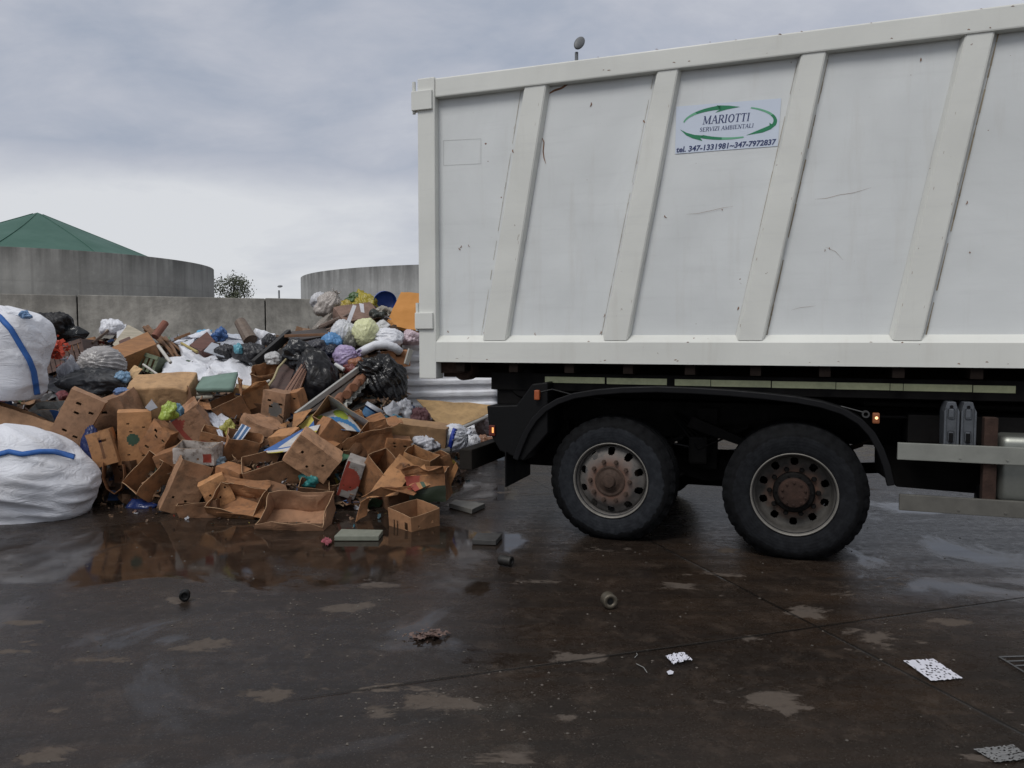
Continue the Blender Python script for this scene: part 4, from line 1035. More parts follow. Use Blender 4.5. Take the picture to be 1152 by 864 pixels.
def drape(name, label, poly, mat, cat, off=.12, wr=.03, group=GSHT, seed=0, t=.004, Y=None, puff=.06):
    """cloth or film: the outline in photo pixels, thrown over the heap"""
    per = []; n = len(poly); m_ = max(4, 60//n)
    for i in range(n):
        for s in range(m_):
            u = s/m_; a, b = poly[i], poly[(i+1) % n]; per.append((a[0]*(1-u)+b[0]*u+.8*noise.noise(Vector((i+u, seed, 0))), a[1]*(1-u)+b[1]*u+.8*noise.noise(Vector((i+u, seed, 9)))))
    cx = sum(p[0] for p in per)/len(per); cy = sum(p[1] for p in per)/len(per)
    if Y is None: ys = [hit(p[0], p[1]+3) for p in per]; yc = hit(cx, cy)
    else:
        ys = [Y+ (p[1]-cy)*-.006 for p in per]; yc = Y
    ysm = [sum(ys[(i+j) % len(ys)] for j in range(-5, 6))/11 for i in range(len(ys))]
    bm = bmesh.new(); K = 14; rows = []
    for r_ in range(1, K+1):
        u = r_/K; row = []
        for p, yy in zip(per, ysm):
            q = P(cx+(p[0]-cx)*u, cy+(p[1]-cy)*u, yc+(yy-yc)*u - off - puff*(1-u*u))
            s = Vector((seed*2.7, 0, 0)); rid = 1-2*abs(noise.noise(Vector((q.x*3, q.z*2.2, q.y*2))+s)); rid2 = 1-2*abs(noise.noise(Vector((q.x*9, q.z*6, 0))+s))
            q.y -= wr*(rid*1.2+rid2*.4); q.z += wr*.5*rid2; row.append(bm.verts.new(q))
        rows.append(row)
    c0 = bm.verts.new(P(cx, cy, yc-off-puff)); m2 = len(per)
    for j in range(m2): bm.faces.new((c0, rows[0][j], rows[0][(j+1) % m2]))
    for i in range(K-1):
        for j in range(m2): bm.faces.new((rows[i][j], rows[i+1][j], rows[i+1][(j+1) % m2], rows[i][(j+1) % m2]))
    cen = c0.co.copy()
    for v in bm.verts: v.co -= cen
    o = obj(name, bm, mat, None, True); o.location = cen; solid(o, t); return tag(o, label, cat, group)
def rod(name, label, a, b, r, mat, cat, group=None, seg=12, r2=None, hollow=False):
    A = P(*a) if len(a) > 2 else P(a[0], a[1], hit(*a)-.12); B = P(*b) if len(b) > 2 else P(b[0], b[1], hit(*b)-.12)
    k = A.y/F; bm = bmesh.new(); c = (A+B)/2; tube(bm, [A-c, (B-A)*.0+(A+B)/2-c, B-c], [r*k, (r+(r2 or r))/2*k, (r2 or r)*k], seg)
    o = obj(name, bm, mat, None, False); o.location = c; bevmod(o, .003); return tag(o, label, cat, group)
# ---------------------------------------------------------------- colours
W1, W2 = (.66, .67, .71), (.58, .60, .66)
INKR, INKG, INKB, INKY, INKW = [m_plain('print_ink', c, .6, 0, .35, 9, .2) for c in ((.30, .05, .03), (.035, .08, .045), (.04, .12, .34), (.50, .42, .08), (.52, .50, .48))]
GREYINK = m_plain('print_ink', (.11, .10, .09), .7, 0, .3, 9, .2)
SAGE = m_plain('sage_fabric', (.16, .24, .20), .85, 0, .25, 4, .6)
# ---------------------------------------------------------------- the two builders' sacks
def big_sack(label, px, py, rx, ry, Y, seed, strap, wpx, roll=0, p1=3.6, folds=1.0):
    k = Y/F; bm = bmesh.new(); bmesh.ops.create_icosphere(bm, subdivisions=6, radius=1); sd = Vector((seed*4.1, 0, 0))
    for v in bm.verts:
        d = v.co.normalized(); m = (abs(d.x)**p1+abs(d.y)**p1+abs(d.z)**p1)**(-1/p1); m = m*.92+.08*1.05
        h = Vector((d.x*1.0, d.y, d.z*2.6))
        rr = m*(1+.10*noise.noise(d*1.3+sd)*1.6)
        rr += folds*(.045*(1-2*abs(noise.noise(Vector((d.x*.9+d.y*.4, d.y*.8, d.z*3.4+d.x*.8))*1.4+sd)))+.012*(1-2*abs(noise.noise(Vector((d.x*2+d.z*2, d.y*2, d.z*5))+sd*2)))+.003*noise.noise(h*9))
        q = d*rr; q.z = max(q.z, -.86)
        v.co = Vector((q.x*rx*k, q.y*rx*k*.8, q.z*ry*k))
    o = obj('bulk_sack', bm, m_woven((.66, .67, .71)), None, True); o.matrix_world = Matrix.Translation(P(px, py, Y)) @ Matrix.Rotation(R(roll), 4, 'Y')
    ribbon('strap', o, strap, wpx, m_plain('blue_webbing', (.03, .13, .42), .7, 0, .3, 9, .3), .012, .006)
    return tag(o, label, 'bulk sack', 'white woven bulk sacks')
big_sack('upper white woven bulk sack, upright on the heap, blue strap running down its side', -3, 401, 49, 52, 8.3, 2, [(-12, 350), (0, 357), (12, 370), (24, 390), (33, 405), (38, 418), (40, 430), (42, 444)], 6.5, 6)
s2_ = big_sack('lower white woven bulk sack lying on the wet ground, blue strap across its top', 13, 543, 84, 60, 7.45, 5, [(-40, 512), (-5, 512), (10, 508), (25, 511), (45, 508), (62, 508), (84, 514)], 5.5, 5, 2.6)
drape('plastic_sheet', 'ruffled white top of film sticking up on upper bulk sack', [(-6, 352), (-2, 344), (8, 346), (16, 350), (30, 352), (34, 358), (14, 360), (-4, 358)], m_bag(W1, .5), 'plastic sheet', Y=8.15, off=0, seed=20)
bag('small blue and clear bottle bag on top of upper bulk sack', 29, 355, 6, 4.5, (.12, .22, .38), lump=.3, seed=60, Y=8.1, knot=False)
# ---------------------------------------------------------------- cardboard boxes, front row
carton('open tan fruit box upright on the wet ground, pairs of vertical slots in its side', 466, 585, (41, 41, 30), (45, 9, 0), (.40, .20, .095), 6.95, holes={'left': 'vslots', 'front': 'round'}, crum=.006, seed=1, wet=.15)
carton('crushed open tan tray on the wet ground, front wall buckled over, two round holes', 333, 580, (74, 54, 27), (-5, 26, -2), (.42, .225, .125), 7.0, holes={'front': 'two'}, crum=.03, seed=7, wet=.1)
carton('long open brown box tipped forward above the crushed tray', 312, 526, (70, 36, 31), (14, 24, -10), (.33, .165, .08), 7.75, crum=.012, seed=3, holes={'front': 'two'})
carton('tan box standing on its corner with three dark round holes in its face', 353, 512, (52, 34, 34), (12, 6, 38), (.40, .22, .12), 7.7, False, holes={'front': 'round'}, crum=.016, seed=4)
carton('banana box on its side with printed blue, green and yellow top and dark mouth', 384, 478, (54, 30, 40), (-16, 62, 18), TAN, 8.35, crum=.014, seed=5, prints=(('back', .1, .55, .1, .7, INKB), ('back', .4, .25, .75, 'disc', INKY), ('back', 0, 1, 0, 1, INKW)))
carton('slumped brown crumpled box with one side caved in, beside blue bucket', 412, 498, (58, 36, 34), (18, 12, -8), DTAN, 8.3, True, crum=.03, seed=6, flaps=(('back', 20, 12), ('right', 10, 14)))
carton('tall brown box lying open with mouth to the sky, next to spotted white carton', 424, 535, (30, 30, 52), (-25, 30, 32), DTAN, 7.75, crum=.014, seed=8)
patch('cardboard_flap', 'flat brown carton wall propped upright behind the slotted box', [[(449, 511, 7.6), (466, 524, 7.6), (448, 556, 7.3), (412, 559, 7.35)]], m_card(TAN), 'cardboard sheet', 'loose cardboard sheets', wr=.012)
patch('cardboard_sheet', 'curled brown cardboard arching over puddle beside the slotted box', [[(400, 589, 7.05), (406, 566, 7.1), (416, 558, 7.2), (412, 580, 7.15)], [(407, 562, 7.0), (428, 551, 7.1), (462, 548, 7.3), (432, 560, 7.15)], [(428, 551, 7.1), (440, 547, 7.3), (470, 552, 7.4), (462, 560, 7.2)]], m_card(DTAN), 'cardboard sheet', 'loose cardboard sheets', wr=.03, seed=4)
carton('squashed printed box with dark green base and ragged brown lid', 484, 545, (42, 30, 32), (-8, 6, -6), DTAN, 7.45, True, crum=.035, seed=9, prints=(('front', 0, 1, 0, .55, m_plain('dark_green_ink', (.02, .03, .015), .6, 0, .3, 9, .2)), ('front', 0, .4, .55, 1, INKR)), flaps=(('front', 70, 12), ('left', 60, 14)))
patch('cardboard_flap', 'small bright orange cardboard flap sticking up beside the green based box', [[(501, 546, 7.5), (513, 520, 7.6), (516, 526, 7.6), (505, 553, 7.5)]], m_card((.42, .20, .08)), 'cardboard sheet', 'loose cardboard sheets', wr=.008)
patch('cardboard_sheet', 'green and red printed carton side lying on brown cardboard', [[(456, 540, 7.4), (478, 522, 7.4), (486, 545, 7.3), (468, 552, 7.25)]], None, 'cardboard sheet', 'loose cardboard sheets', wr=.01, mats=[m_card(TAN), INKG, INKR], stripes=lambda u, v: 1 if .45 < u < .75 else (2 if u < .3 and v > .5 else 0))
carton('narrow white carton with red fruit print leaning beside dark gap', 396, 536, (20, 22, 44), (10, 12, 22), (.40, .36, .33), 7.7, False, crum=.008, seed=11, cs=.014, prints=(('front', .30, .5, .72, 'disc', INKR), ('front', 0, .18, 0, 1, INKR)), holes={'front': 'two'})
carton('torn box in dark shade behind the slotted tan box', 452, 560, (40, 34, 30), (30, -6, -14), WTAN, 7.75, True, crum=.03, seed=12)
def ban(u, v):
    if math.hypot((u-.78)*1.3, v-.28) < .24 or math.hypot((u-.15)*1.2, v-.2) < .18: return 2
    if .34 < math.hypot((u-.4)*1.2, (v-.9)) < .62: return 1
    return 0
patch('cardboard_sheet', 'wide carton lid printed with blue sweep and lime spots on white', [[(352, 470, 8.3), (384, 458, 8.5), (408, 486, 8.2), (384, 483, 8.05)]], None, 'cardboard sheet', 'loose cardboard sheets', n=22, wr=.012, mats=[INKW, m_plain('blue_print_ink', (.06, .20, .42), .5, 0, .3, 9, .2), m_plain('lime_print_ink', (.34, .42, .06), .5, 0, .3, 9, .2)], stripes=ban)
FILL = (
 ('small upright tan carton between banana box and crumpled box with caved side', 398, 476, (24, 20, 26), (20, 10, -12), TAN, 8.5, True, 'grip'),
 ('small dark carton under the wide printed lid', 366, 506, (26, 20, 22), (-20, 16, 12), DTAN, 7.95, False, 'round'),
 ('squat tan carton resting on the upright flat carton wall', 474, 520, (34, 24, 24), (-18, 18, 10), TAN, 7.95, True, 'round'),
 ('brown carton lying open behind the small bright orange flap', 492, 524, (28, 22, 24), (24, 14, -16), DTAN, 8.1, True, 'two'),
 ('small reddish carton in front of fabric roll', 446, 502, (28, 20, 22), (18, 8, 14), DTAN, 8.3, False, 'slots'),
 ('tan carton with grip hole above long open brown box', 322, 497, (30, 22, 22), (-22, 16, -14), TAN, 8.1, False, 'grip'),
 ('small brown carton standing behind crushed tray', 352, 556, (34, 22, 26), (16, 12, 16), WTAN, 7.55, True, 'two'),
 ('tan carton with two holes wedged beside long open brown box', 262, 540, (30, 22, 30), (-14, 8, 12), DTAN, 7.65, False, 'two'),
 ('brown carton on its edge above flattened gaping box', 244, 552, (28, 20, 30), (22, 10, -22), TAN, 7.5, False, 'round'),
 ('small tan carton directly above the white fruit crate', 240, 494, (26, 20, 20), (14, 10, 20), DTAN, 8.05, True, 'grip'),
 ('dark brown carton between narrow hanging box and open box on its side', 146, 528, (26, 22, 24), (-16, 8, -8), WTAN, 8.1, False, 'slots'),
 ('small brown carton between rounded slotted box and dark open box', 190, 520, (24, 20, 24), (20, 10, -18), DTAN, 7.9, False, 'round'),
 ('tan carton with slots in front of dark maroon panel', 330, 452, (24, 18, 22), (-16, 10, -18), DTAN, 8.8, False, 'slots'),
 ('little pale tan carton above opened brown box with lifted flaps', 276, 440, (22, 16, 14), (18, 12, 8), PALE, 9.0, False, 'grip'))
for i, (lb_, x_, y_, dm_, rt_, c_, Yq, op_, ho_) in enumerate(FILL):
    carton(lb_, x_, y_, dm_, rt_, c_, Yq, op_, holes={'front': ho_}, crum=.018, seed=60+i, cs=.018, prints=(('front', .1, .9, .42, .52, (INKR, INKB, INKG)[i % 3]),) if i % 4 == 1 else ())
# ---- left cluster
carton('upright closed box with oval dark green emblem and small slots', 152, 491, (34, 26, 58), (24, 2, 1), TAN, 8.15, False, holes={'front': 'slots'}, crum=.007, seed=13, wet=.15, prints=(('front', .45, .48, .19, 'disc', INKG),), cs=.014)
carton('leaning tan box standing steeply on edge beside blue and white carton', 88, 469, (36, 16, 56), (18, -4, 28), (.37, .205, .115), 8.05, False, holes={'front': 'slots'}, crum=.01, seed=14, wet=.2)
carton('long tan tray tipped on its side above lower white sack, two round holes', 28, 476, (78, 26, 24), (6, -8, 20), (.42, .24, .13), 8.25, True, holes={'front': 'round'}, crum=.014, seed=15, wet=.1)
carton('flattened white and blue printed carton wedged behind leaning box', 56, 464, (44, 20, 20), (-14, 30, -8), (.42, .42, .40), 8.5, True, crum=.02, seed=16, prints=(('front', .05, .4, 0, .8, m_plain('sky_blue_ink', (.10, .28, .42), .5, 0, .3, 8, .2)), ('front', .75, 1, .3, 1, INKB)))
carton('rounded crumpled tan box with torn slit, behind emblem box', 128, 466, (52, 32, 34), (-10, 10, -22), (.35, .19, .105), 8.45, False, holes={'front': 'grip'}, crum=.035, seed=17)
o = carton('large smooth beige block shaped carton, biggest one on the heap', 184, 446, (64, 46, 38), (10, 20, 5), (.46, .28, .14), 8.85, False, crum=.014, seed=18, wet=.2)
bevmod(o, .03)
carton('narrow brown box half open beside blue bag, hanging downwards', 117, 503, (24, 22, 38), (14, 4, -14), TAN, 7.95, True, holes={'front': 'grip'}, crum=.01, seed=19, prints=(('front', .45, .6, .2, .8, m_plain('brown_ink', (.16, .07, .03), .7, 0, .3, 9, 0)),))
pts = [(115, 520), (114, 538), (119, 550), (128, 556), (136, 550), (139, 536), (137, 522)]
patch('cardboard_sheet', 'brown cardboard strip curled into a hanging loop over dark gap', [[(a[0], a[1], 7.75), (b[0], b[1], 7.75), (b[0]+5, b[1]+1, 8.1), (a[0]+5, a[1]+1, 8.1)] for a, b in zip(pts, pts[1:])], m_card(DTAN), 'cardboard sheet', 'loose cardboard sheets', n=4, wr=.006)
carton('rounded brown box with slots between emblem box and red striped box', 181, 494, (30, 24, 38), (-10, 4, 30), DTAN, 8.15, False, holes={'front': 'slots'}, crum=.03, seed=20)
carton('tan box tilted with broad red stripe and red disc on its face', 219, 481, (34, 30, 40), (10, 10, -34), (.40, .215, .12), 8.3, True, holes={'front': 'grip'}, crum=.01, seed=21, prints=(('front', .14, .30, 0, 1, INKR), ('front', .32, .84, .16, 'disc', INKR)), flaps=(('back', 35, 14), ('right', 20, 10)))
carton('dirty white fruit crate with faded red print, crushed at one end', 223, 509, (48, 26, 22), (-5, 10, 0), (.48, .43, .39), 7.75, True, crum=.02, seed=22, prints=(('front', .7, .92, .1, .6, INKR),), holes={'front': 'two'}, wet=.6)
carton('tall tan box leaning over with two round holes, below white fruit crate', 209, 546, (34, 28, 62), (30, -6, 24), (.36, .195, .105), 7.6, True, holes={'front': 'two'}, crum=.014, seed=23)
carton('dark open box on its side facing the sack, below emblem box', 172, 538, (46, 30, 34), (30, 50, -30), DTAN, 7.85, True, crum=.016, seed=24)
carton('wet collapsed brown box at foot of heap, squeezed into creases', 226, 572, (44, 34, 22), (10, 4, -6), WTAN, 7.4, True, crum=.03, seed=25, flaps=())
carton('flattened brown box with gaping mouth, resting on ground beside crushed tray', 268, 567, (54, 34, 24), (-6, 38, 4), DTAN, 7.35, True, crum=.035, seed=26, flaps=(('back', 10, 12),))
carton('opened brown box with lifted flaps behind paper stuffed box', 259, 459, (34, 30, 24), (20, 20, -20), DTAN, 8.75, True, crum=.012, seed=27, flaps=(('right', 60, 16), ('left', 30, 12)))
carton('tan box with round grey emblem and slots, leaning toward black bag', 313, 461, (28, 26, 44), (-12, 4, 8), (.38, .21, .12), 8.75, False, holes={'front': 'slots'}, crum=.008, seed=28, prints=(('front', .62, .55, .30, 'disc', GREYINK),))
carton('small box tilted on edge with light flap, under white draped cloth', 290, 446, (28, 20, 18), (20, 10, -20), TAN, 8.9, True, crum=.02, seed=29, flaps=(('front', 50, 10),))
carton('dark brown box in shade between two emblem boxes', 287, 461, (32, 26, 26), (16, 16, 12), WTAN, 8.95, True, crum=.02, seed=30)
carton('rounded tan box with crumpled back, above blue and white flap', 292, 487, (38, 26, 36), (-12, 6, 28), (.35, .19, .105), 8.35, False, crum=.05, seed=31, holes={'front': 'two'})
carton('crumpled brown box below blue striped sachet', 272, 505, (34, 26, 32), (20, 10, 20), DTAN, 8.0, True, crum=.03, seed=32)
carton('small torn tan box poking out between white crate and long open box', 253, 524, (32, 20, 22), (30, 20, -18), (.38, .21, .12), 7.85, True, crum=.035, seed=33)
carton('brown box under long open box, pressed flat', 300, 556, (44, 30, 18), (-10, 10, 12), WTAN, 7.6, True, crum=.04, seed=34)
carton('torn box with jagged dark mouth beside black bin bag', 299, 424, (32, 26, 22), (10, 20, 0), DTAN, 9.5, True, crum=.03, seed=35)
carton('small open box between banana box and crumpled box', 371, 490, (30, 24, 30), (30, -20, 34), DTAN, 8.1, True, crum=.01, seed=36)
carton('flattened beige box lying long at the heap end', 470, 488, (70, 24, 24), (-6, 8, 6), (.37, .22, .11), 8.8, False, crum=.015, seed=37, wet=.15)
carton('small brown box crushed behind the slotted corner box', 396, 512, (28, 24, 26), (-24, 14, -24), WTAN, 8.15, True, crum=.04, seed=38)
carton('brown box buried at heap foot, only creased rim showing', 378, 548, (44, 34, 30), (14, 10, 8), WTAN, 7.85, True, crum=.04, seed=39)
carton('orange brown box under the white tube on the heap top', 444, 404, (30, 20, 18), (14, 4, -6), (.40, .18, .08), 10.0, False, crum=.014, seed=40, holes={'front': 'grip'})
carton('brown carton with white tape along its ridge near the heap top', 402, 362, (44, 34, 26), (38, 30, 10), (.27, .17, .13), 10.9, False, crum=.012, seed=41)
tb = bpy.data.objects[-1] if False else [q for q in COL.objects if q.get('label', '').startswith('brown carton with white tape')][0]
for q in ([(397, 343, 10.35), (401, 344, 10.35), (393, 366, 10.25), (389, 364, 10.25)], [(404, 341, 10.35), (409, 342, 10.35), (410, 352, 10.3), (406, 351, 10.3)]):
    tp = patch('tape', '', [q], m_plain('white_tape', (.6, .6, .64), .4), '', t=.004, wr=.002, parent=tb); tp.matrix_parent_inverse = tb.matrix_world.inverted()
# loose card
patch('cardboard_flap', 'printed blue and yellow banana carton flap lying beside corner box', [[(297, 507, 7.85), (341, 483, 8.0), (360, 479, 8.05), (350, 500, 7.7)], [(297, 507, 7.85), (350, 500, 7.7), (325, 508, 7.65), (302, 510, 7.8)]], None, 'cardboard sheet', 'loose cardboard sheets', wr=.01, mats=[INKW, INKB, INKY], stripes=lambda u, v: 1 if v < .35 else (2 if v > .75 and u < .7 else 0))
patch('cardboard_flap', 'yellow printed carton corner beside banana box', [[(336, 480, 8.5), (352, 466, 8.6), (362, 470, 8.5), (348, 488, 8.3)]], None, 'cardboard sheet', 'loose cardboard sheets', wr=.008, mats=[INKY, INKB], stripes=lambda u, v: 1 if v > .6 else 0)
patch('cardboard_flap', 'tan cardboard flap between grey shelf strip and banana box', [[(328, 484, 8.4), (330, 466, 8.5), (352, 460, 8.6), (340, 474, 8.4)]], m_card(TAN), 'cardboard sheet', 'loose cardboard sheets', wr=.01)
patch('cardboard_sheet', 'large beige cardboard sheet leaning below corrugated white fence', [[(470, 451, 10.0), (552, 455, 9.9), (553, 462, 9.8), (510, 482, 9.3)], [(470, 451, 10.0), (510, 482, 9.3), (492, 474, 9.4), (480, 462, 9.7)]], m_card((.40, .26, .12), .15), 'cardboard sheet', 'loose cardboard sheets', wr=.02)
patch('cardboard_sheet', 'long flat beige cardboard with cut edge at heap end', [[(437, 478, 9.2), (500, 485, 9.1), (505, 506, 8.7), (448, 498, 8.8)]], m_card((.34, .21, .10), .15), 'cardboard sheet', 'loose cardboard sheets', wr=.015)
patch('cardboard_sheet', 'wet brown cardboard strip lying flat on the puddle edge', [[(243, 577, 7.2), (262, 569, 7.4), (296, 570, 7.4), (296, 582, 7.15)]], m_card(DTAN), 'cardboard sheet', 'loose cardboard sheets', wr=.02, seed=3)
patch('cardboard_flap', 'torn tan scrap with jagged edge beside long open box', [[(241, 533, 7.7), (262, 527, 7.75), (256, 541, 7.6), (242, 545, 7.6)]], m_card(TAN), 'cardboard sheet', 'loose cardboard sheets', wr=.012)
patch('cardboard_sheet', 'big smooth brown sheet folded beside beige block carton', [[(206, 428, 8.9), (214, 436, 8.6), (219, 455, 8.5), (210, 462, 8.6)]], m_card(WTAN), 'cardboard sheet', 'loose cardboard sheets', wr=.012)
patch('cardboard_flap', 'crumpled beige paper poking out under the wooden panel box', [[(142, 420, 9.0), (152, 411, 9.1), (160, 416, 9.0), (150, 428, 8.9)]], m_card(PALE), 'cardboard sheet', 'loose cardboard sheets', wr=.02)
rr = random.Random(12)
# ---------------------------------------------------------------- upper left of the heap
bag('black bag in a peaked mound before the concrete wall', 61, 369, 22, 15, (.010, .010, .012), lump=.2, seed=1, knot=False, r=.5)
drape('plastic_sheet', 'shiny black sheeting with pale edge on the broken crate', [(52, 378), (66, 368), (90, 368), (102, 375), (98, 381), (76, 386), (60, 387)], m_bag((.010, .012, .014), .25), 'plastic sheet', seed=2)
patch('board', 'flat orange brown board lying over the slatted crate', [[(69, 390), (107, 379), (109, 385), (76, 398)]], m_wood((.30, .14, .05)), 'board', GBRD, t=.02, off=.2, wr=.004)
def crate(label, px, py, w_, h_, d_, rot, c, Y, nsl=7):
    k = Y/F; root = empty('wooden_crate', Matrix.Translation(P(px, py, Y)) @ rot3(*rot)); W, H, D = w_*k, h_*k, d_*k
    for i in range(nsl):
        x = (i/(nsl-1)-.5)*W*.94; bm = bmesh.new(); box(bm, x-W*.045, x+W*.045, -D/2-.012, -D/2, -H/2, H/2); obj('slat', bm, m_wood(c), root)
    bm = bmesh.new(); box(bm, -W/2, W/2, -D/2-.022, -D/2-.0125, H/2-.05, H/2); obj('rail', bm, m_wood(c), root)
    bm = bmesh.new(); box(bm, -W/2, W/2, -D/2, D/2, -H/2, -H/2+.012); box(bm, -W/2, -W/2+.012, -D/2+.001, D/2, -H/2+.013, H/2); box(bm, W/2-.012, W/2, -D/2+.001, D/2, -H/2+.013, H/2); obj('crate_body', bm, m_wood(sca(c, .6)), root)
    return tag(root, label, 'crate', 'crates in the heap')
crate('broken slatted wooden crate with upright laths beside upper bulk sack', 80, 402, 54, 26, 26, (-8, -6, -16), (.16, .10, .08), 9.9, 9)
crate('sage green slatted plastic crate under the orange wooden box', 166, 408, 40, 20, 22, (-14, -10, 18), (.14, .17, .10), 10.0, 7)
def net(label, px, py, r, c, Y):
    bm = bmesh.new(); rr = random.Random(px); k = Y/F
    for _ in range(150):
        v = Vector((rr.gauss(0, .42), rr.gauss(0, .3), rr.gauss(0, .34)))*r*k; s = rr.uniform(.014, .035)
        a = Vector((rr.gauss(0, 1), rr.gauss(0, 1), rr.gauss(0, 1))).normalized(); b = a.orthogonal().normalized(); c2 = a.cross(b)
        q = [bm.verts.new(v+a*s), bm.verts.new(v+b*s), bm.verts.new(v-a*s+c2*s*.5), bm.verts.new(v-b*s+c2*s*.5)]; bm.faces.new(q)
    o = obj('net_bag', bm, m_plain('orange_red_net', c, .6, 0, .4, 20, 0)); o.location = P(px, py, Y); solid(o, .004); return tag(o, label, 'net')
net('tangle of orange red netting beside upper bulk sack', 61, 393, 15, (.50, .055, .02), 9.2)
drape('cloth', 'faded pink rag under the slatted crate', [(52, 408), (75, 407), (80, 414), (66, 419), (54, 417)], m_plain('pink_cloth', (.30, .10, .11), .8, 0, .3, 8, .3), 'cloth', seed=4)
bag('round greyish see-through bag with folds gathered at its middle', 116, 411, 25, 20, (.36, .345, .34), kd=(-.45, -.9, .15), fold=.16, lump=.05, seed=5, nf=26, r=.3, Y=9.35, knot=False)
bag('long dark grey bag slumped under the see-through bag', 108, 431, 37, 15, (.035, .037, .042), lump=.12, seed=6, knot=False, Y=9.05, r=.42)
bag('small knotted clear film bundle beside dark grey bag', 78, 424, 10, 18, (.35, .36, .40), lump=.3, seed=7, Y=9.0, clear=.3, kd=(-.2, -.4, 1))
bag('small light blue bag end under the dark grey bag', 138, 425, 8, 7, (.15, .26, .38), lump=.2, seed=8, knot=False, Y=8.95)
bag('small white bag on the heap crest before the concrete wall', 126, 369, 13, 10, W1, lump=.12, seed=9, knot=False, Y=11.0)
patch('plastic_sheet', 'white sheet corner behind beige panel', [[(130, 370, 10.9), (142, 364, 11), (140, 376, 10.8), (131, 382, 10.7)]], m_plain('white_board', (.6, .6, .62), .6), 'sheet', GSHT, wr=.012)
patch('board', 'pale beige fibre panel leaning behind orange wooden box', [[(127, 388, 10.5), (144, 366, 10.9), (163, 376, 10.7), (137, 398, 10.3)]], m_wood((.42, .37, .28)), 'board', GBRD, t=.025, wr=.003)
patch('board', 'short dark brown offcut on the beige panel', [[(134, 384, 10.3), (146, 379, 10.3), (147, 382, 10.25), (135, 388, 10.25)]], m_wood((.12, .055, .04)), 'board', GBRD, t=.02, wr=.002)
def drawer(label, a, c, depth, th=.02):
    q = [P(*p) for p in a]; cen = sum(q, Vector())/4; nrm = (q[1]-q[0]).cross(q[3]-q[0]).normalized()
    if nrm.y < 0: nrm = -nrm
    bm = bmesh.new(); A = [bm.verts.new(v-cen) for v in q]; B = [bm.verts.new(v-cen+nrm*depth) for v in q]
    bm.faces.new(A)
    for i in range(4): bm.faces.new((A[i], B[i], B[(i+1) % 4], A[(i+1) % 4]))
    o = obj('drawer_box', bm, m_wood(c)); o.location = cen; solid(o, th, -1); bevmod(o, .003); return tag(o, label, 'drawer', 'drawers in the heap')
drawer('orange brown wooden drawer front, long and tilted, on the green crate', [(120, 393, 9.75), (166, 373, 10.1), (176, 387, 9.95), (134, 404, 9.6)], (.34, .155, .055), .3)
drawer('small dark red brown drawer lying between white sheets', [(213, 388, 10.3), (233, 373, 10.5), (242, 384, 10.4), (226, 395, 10.2)], (.13, .05, .035), .2)
rod('pipe', 'short terracotta clay pipe sticking up before concrete wall', (174, 379, 10.7), (186, 363, 10.9), 4.2, m_plain('terracotta', (.22, .085, .055), .8), 'pipe')
def sticks(label, segs, c, name='branch', cat='branches', r=1.2, grp=None):
    bm = bmesh.new()
    for a, b in segs:
        A = P(a[0], a[1], hit(*a)-.25); B = P(b[0], b[1], hit(*b)-.25); m_ = (A+B)/2+Vector((rr.gauss(0, .02), 0, rr.gauss(0, .02))); tube(bm, [A, m_, B], [r*A.y/F, r*.8*A.y/F, r*.5*A.y/F], 7)
    cen = bm.verts[:][0].co.copy()
    for v in bm.verts: v.co -= cen
    o = obj(name, bm, m_wood(c)); o.location = cen; return tag(o, label, cat, grp)
sticks('ragged brown splintered branches across the orange drawer end', [((162, 368), (206, 404)), ((166, 367), (196, 398)), ((172, 372), (200, 408)), ((178, 378), (210, 400)), ((175, 370), (188, 386)), ((163, 371), (178, 379)), ((186, 380), (204, 410))], (.20, .10, .045), r=2.0)
rod('lath', 'short white lath slanting beside the branches', (178, 389, 9.6), (192, 408, 9.3), 1.8, m_plain('white_lath', (.5, .48, .44), .6), 'lath', 'loose laths and strips')
rod('lath', 'pale strip lying across the green crate', (161, 410, 9.4), (177, 421, 9.2), 1.3, m_plain('white_lath', (.5, .48, .44), .6), 'lath', 'loose laths and strips')
rod('lath', 'yellowish strip beside the red brown drawer', (204, 386, 10.1), (222, 396, 9.9), 1.5, m_plain('yellow_lath', (.40, .32, .12), .6), 'lath', 'loose laths and strips')
# ---------------------------------------------------------------- white sheets in the middle
SHW, SHB, SHG = m_bag(W1, .55, 0, .08), m_bag(W2, .5, 0, .1), m_bag((.45, .48, .54), .4, 0, .15)
drape('cloth', 'large crumpled white cloth spread over middle of the heap', [(183, 424), (190, 407), (206, 404), (204, 392), (232, 398), (252, 402), (274, 399), (287, 416), (291, 437), (276, 445), (262, 428), (240, 432), (208, 434)], SHW, 'cloth', off=.22, wr=.11, seed=3, t=.006, puff=.20)
drape('plastic_sheet', 'white plastic sheet bunched by the red brown drawer', [(196, 386), (214, 377), (236, 371), (242, 378), (222, 384), (212, 392)], SHB, 'plastic sheet', seed=5, off=.16)
drape('plastic_sheet', 'pale film with blue print spread along the heap crest', [(238, 374), (262, 376), (292, 378), (306, 384), (300, 392), (270, 392), (246, 390)], SHG, 'plastic sheet', seed=6, off=.1)
drape('plastic_sheet', 'bright white sheet folded upright before the wall joint', [(284, 378), (288, 370), (312, 377), (302, 382), (294, 392), (285, 389)], SHW, 'plastic sheet', seed=7, off=.2)
drape('plastic_sheet', 'small sky blue film poking over crest behind white sheet', [(219, 376), (226, 371), (240, 372), (238, 379), (226, 380)], m_bag((.10, .32, .50), .4), 'plastic sheet', seed=8, off=.02)
bag('blue and white printed bag on crest beside white sheets', 248, 378, 8, 8, (.05, .12, .30), lump=.3, seed=10, knot=False, Y=11.0)
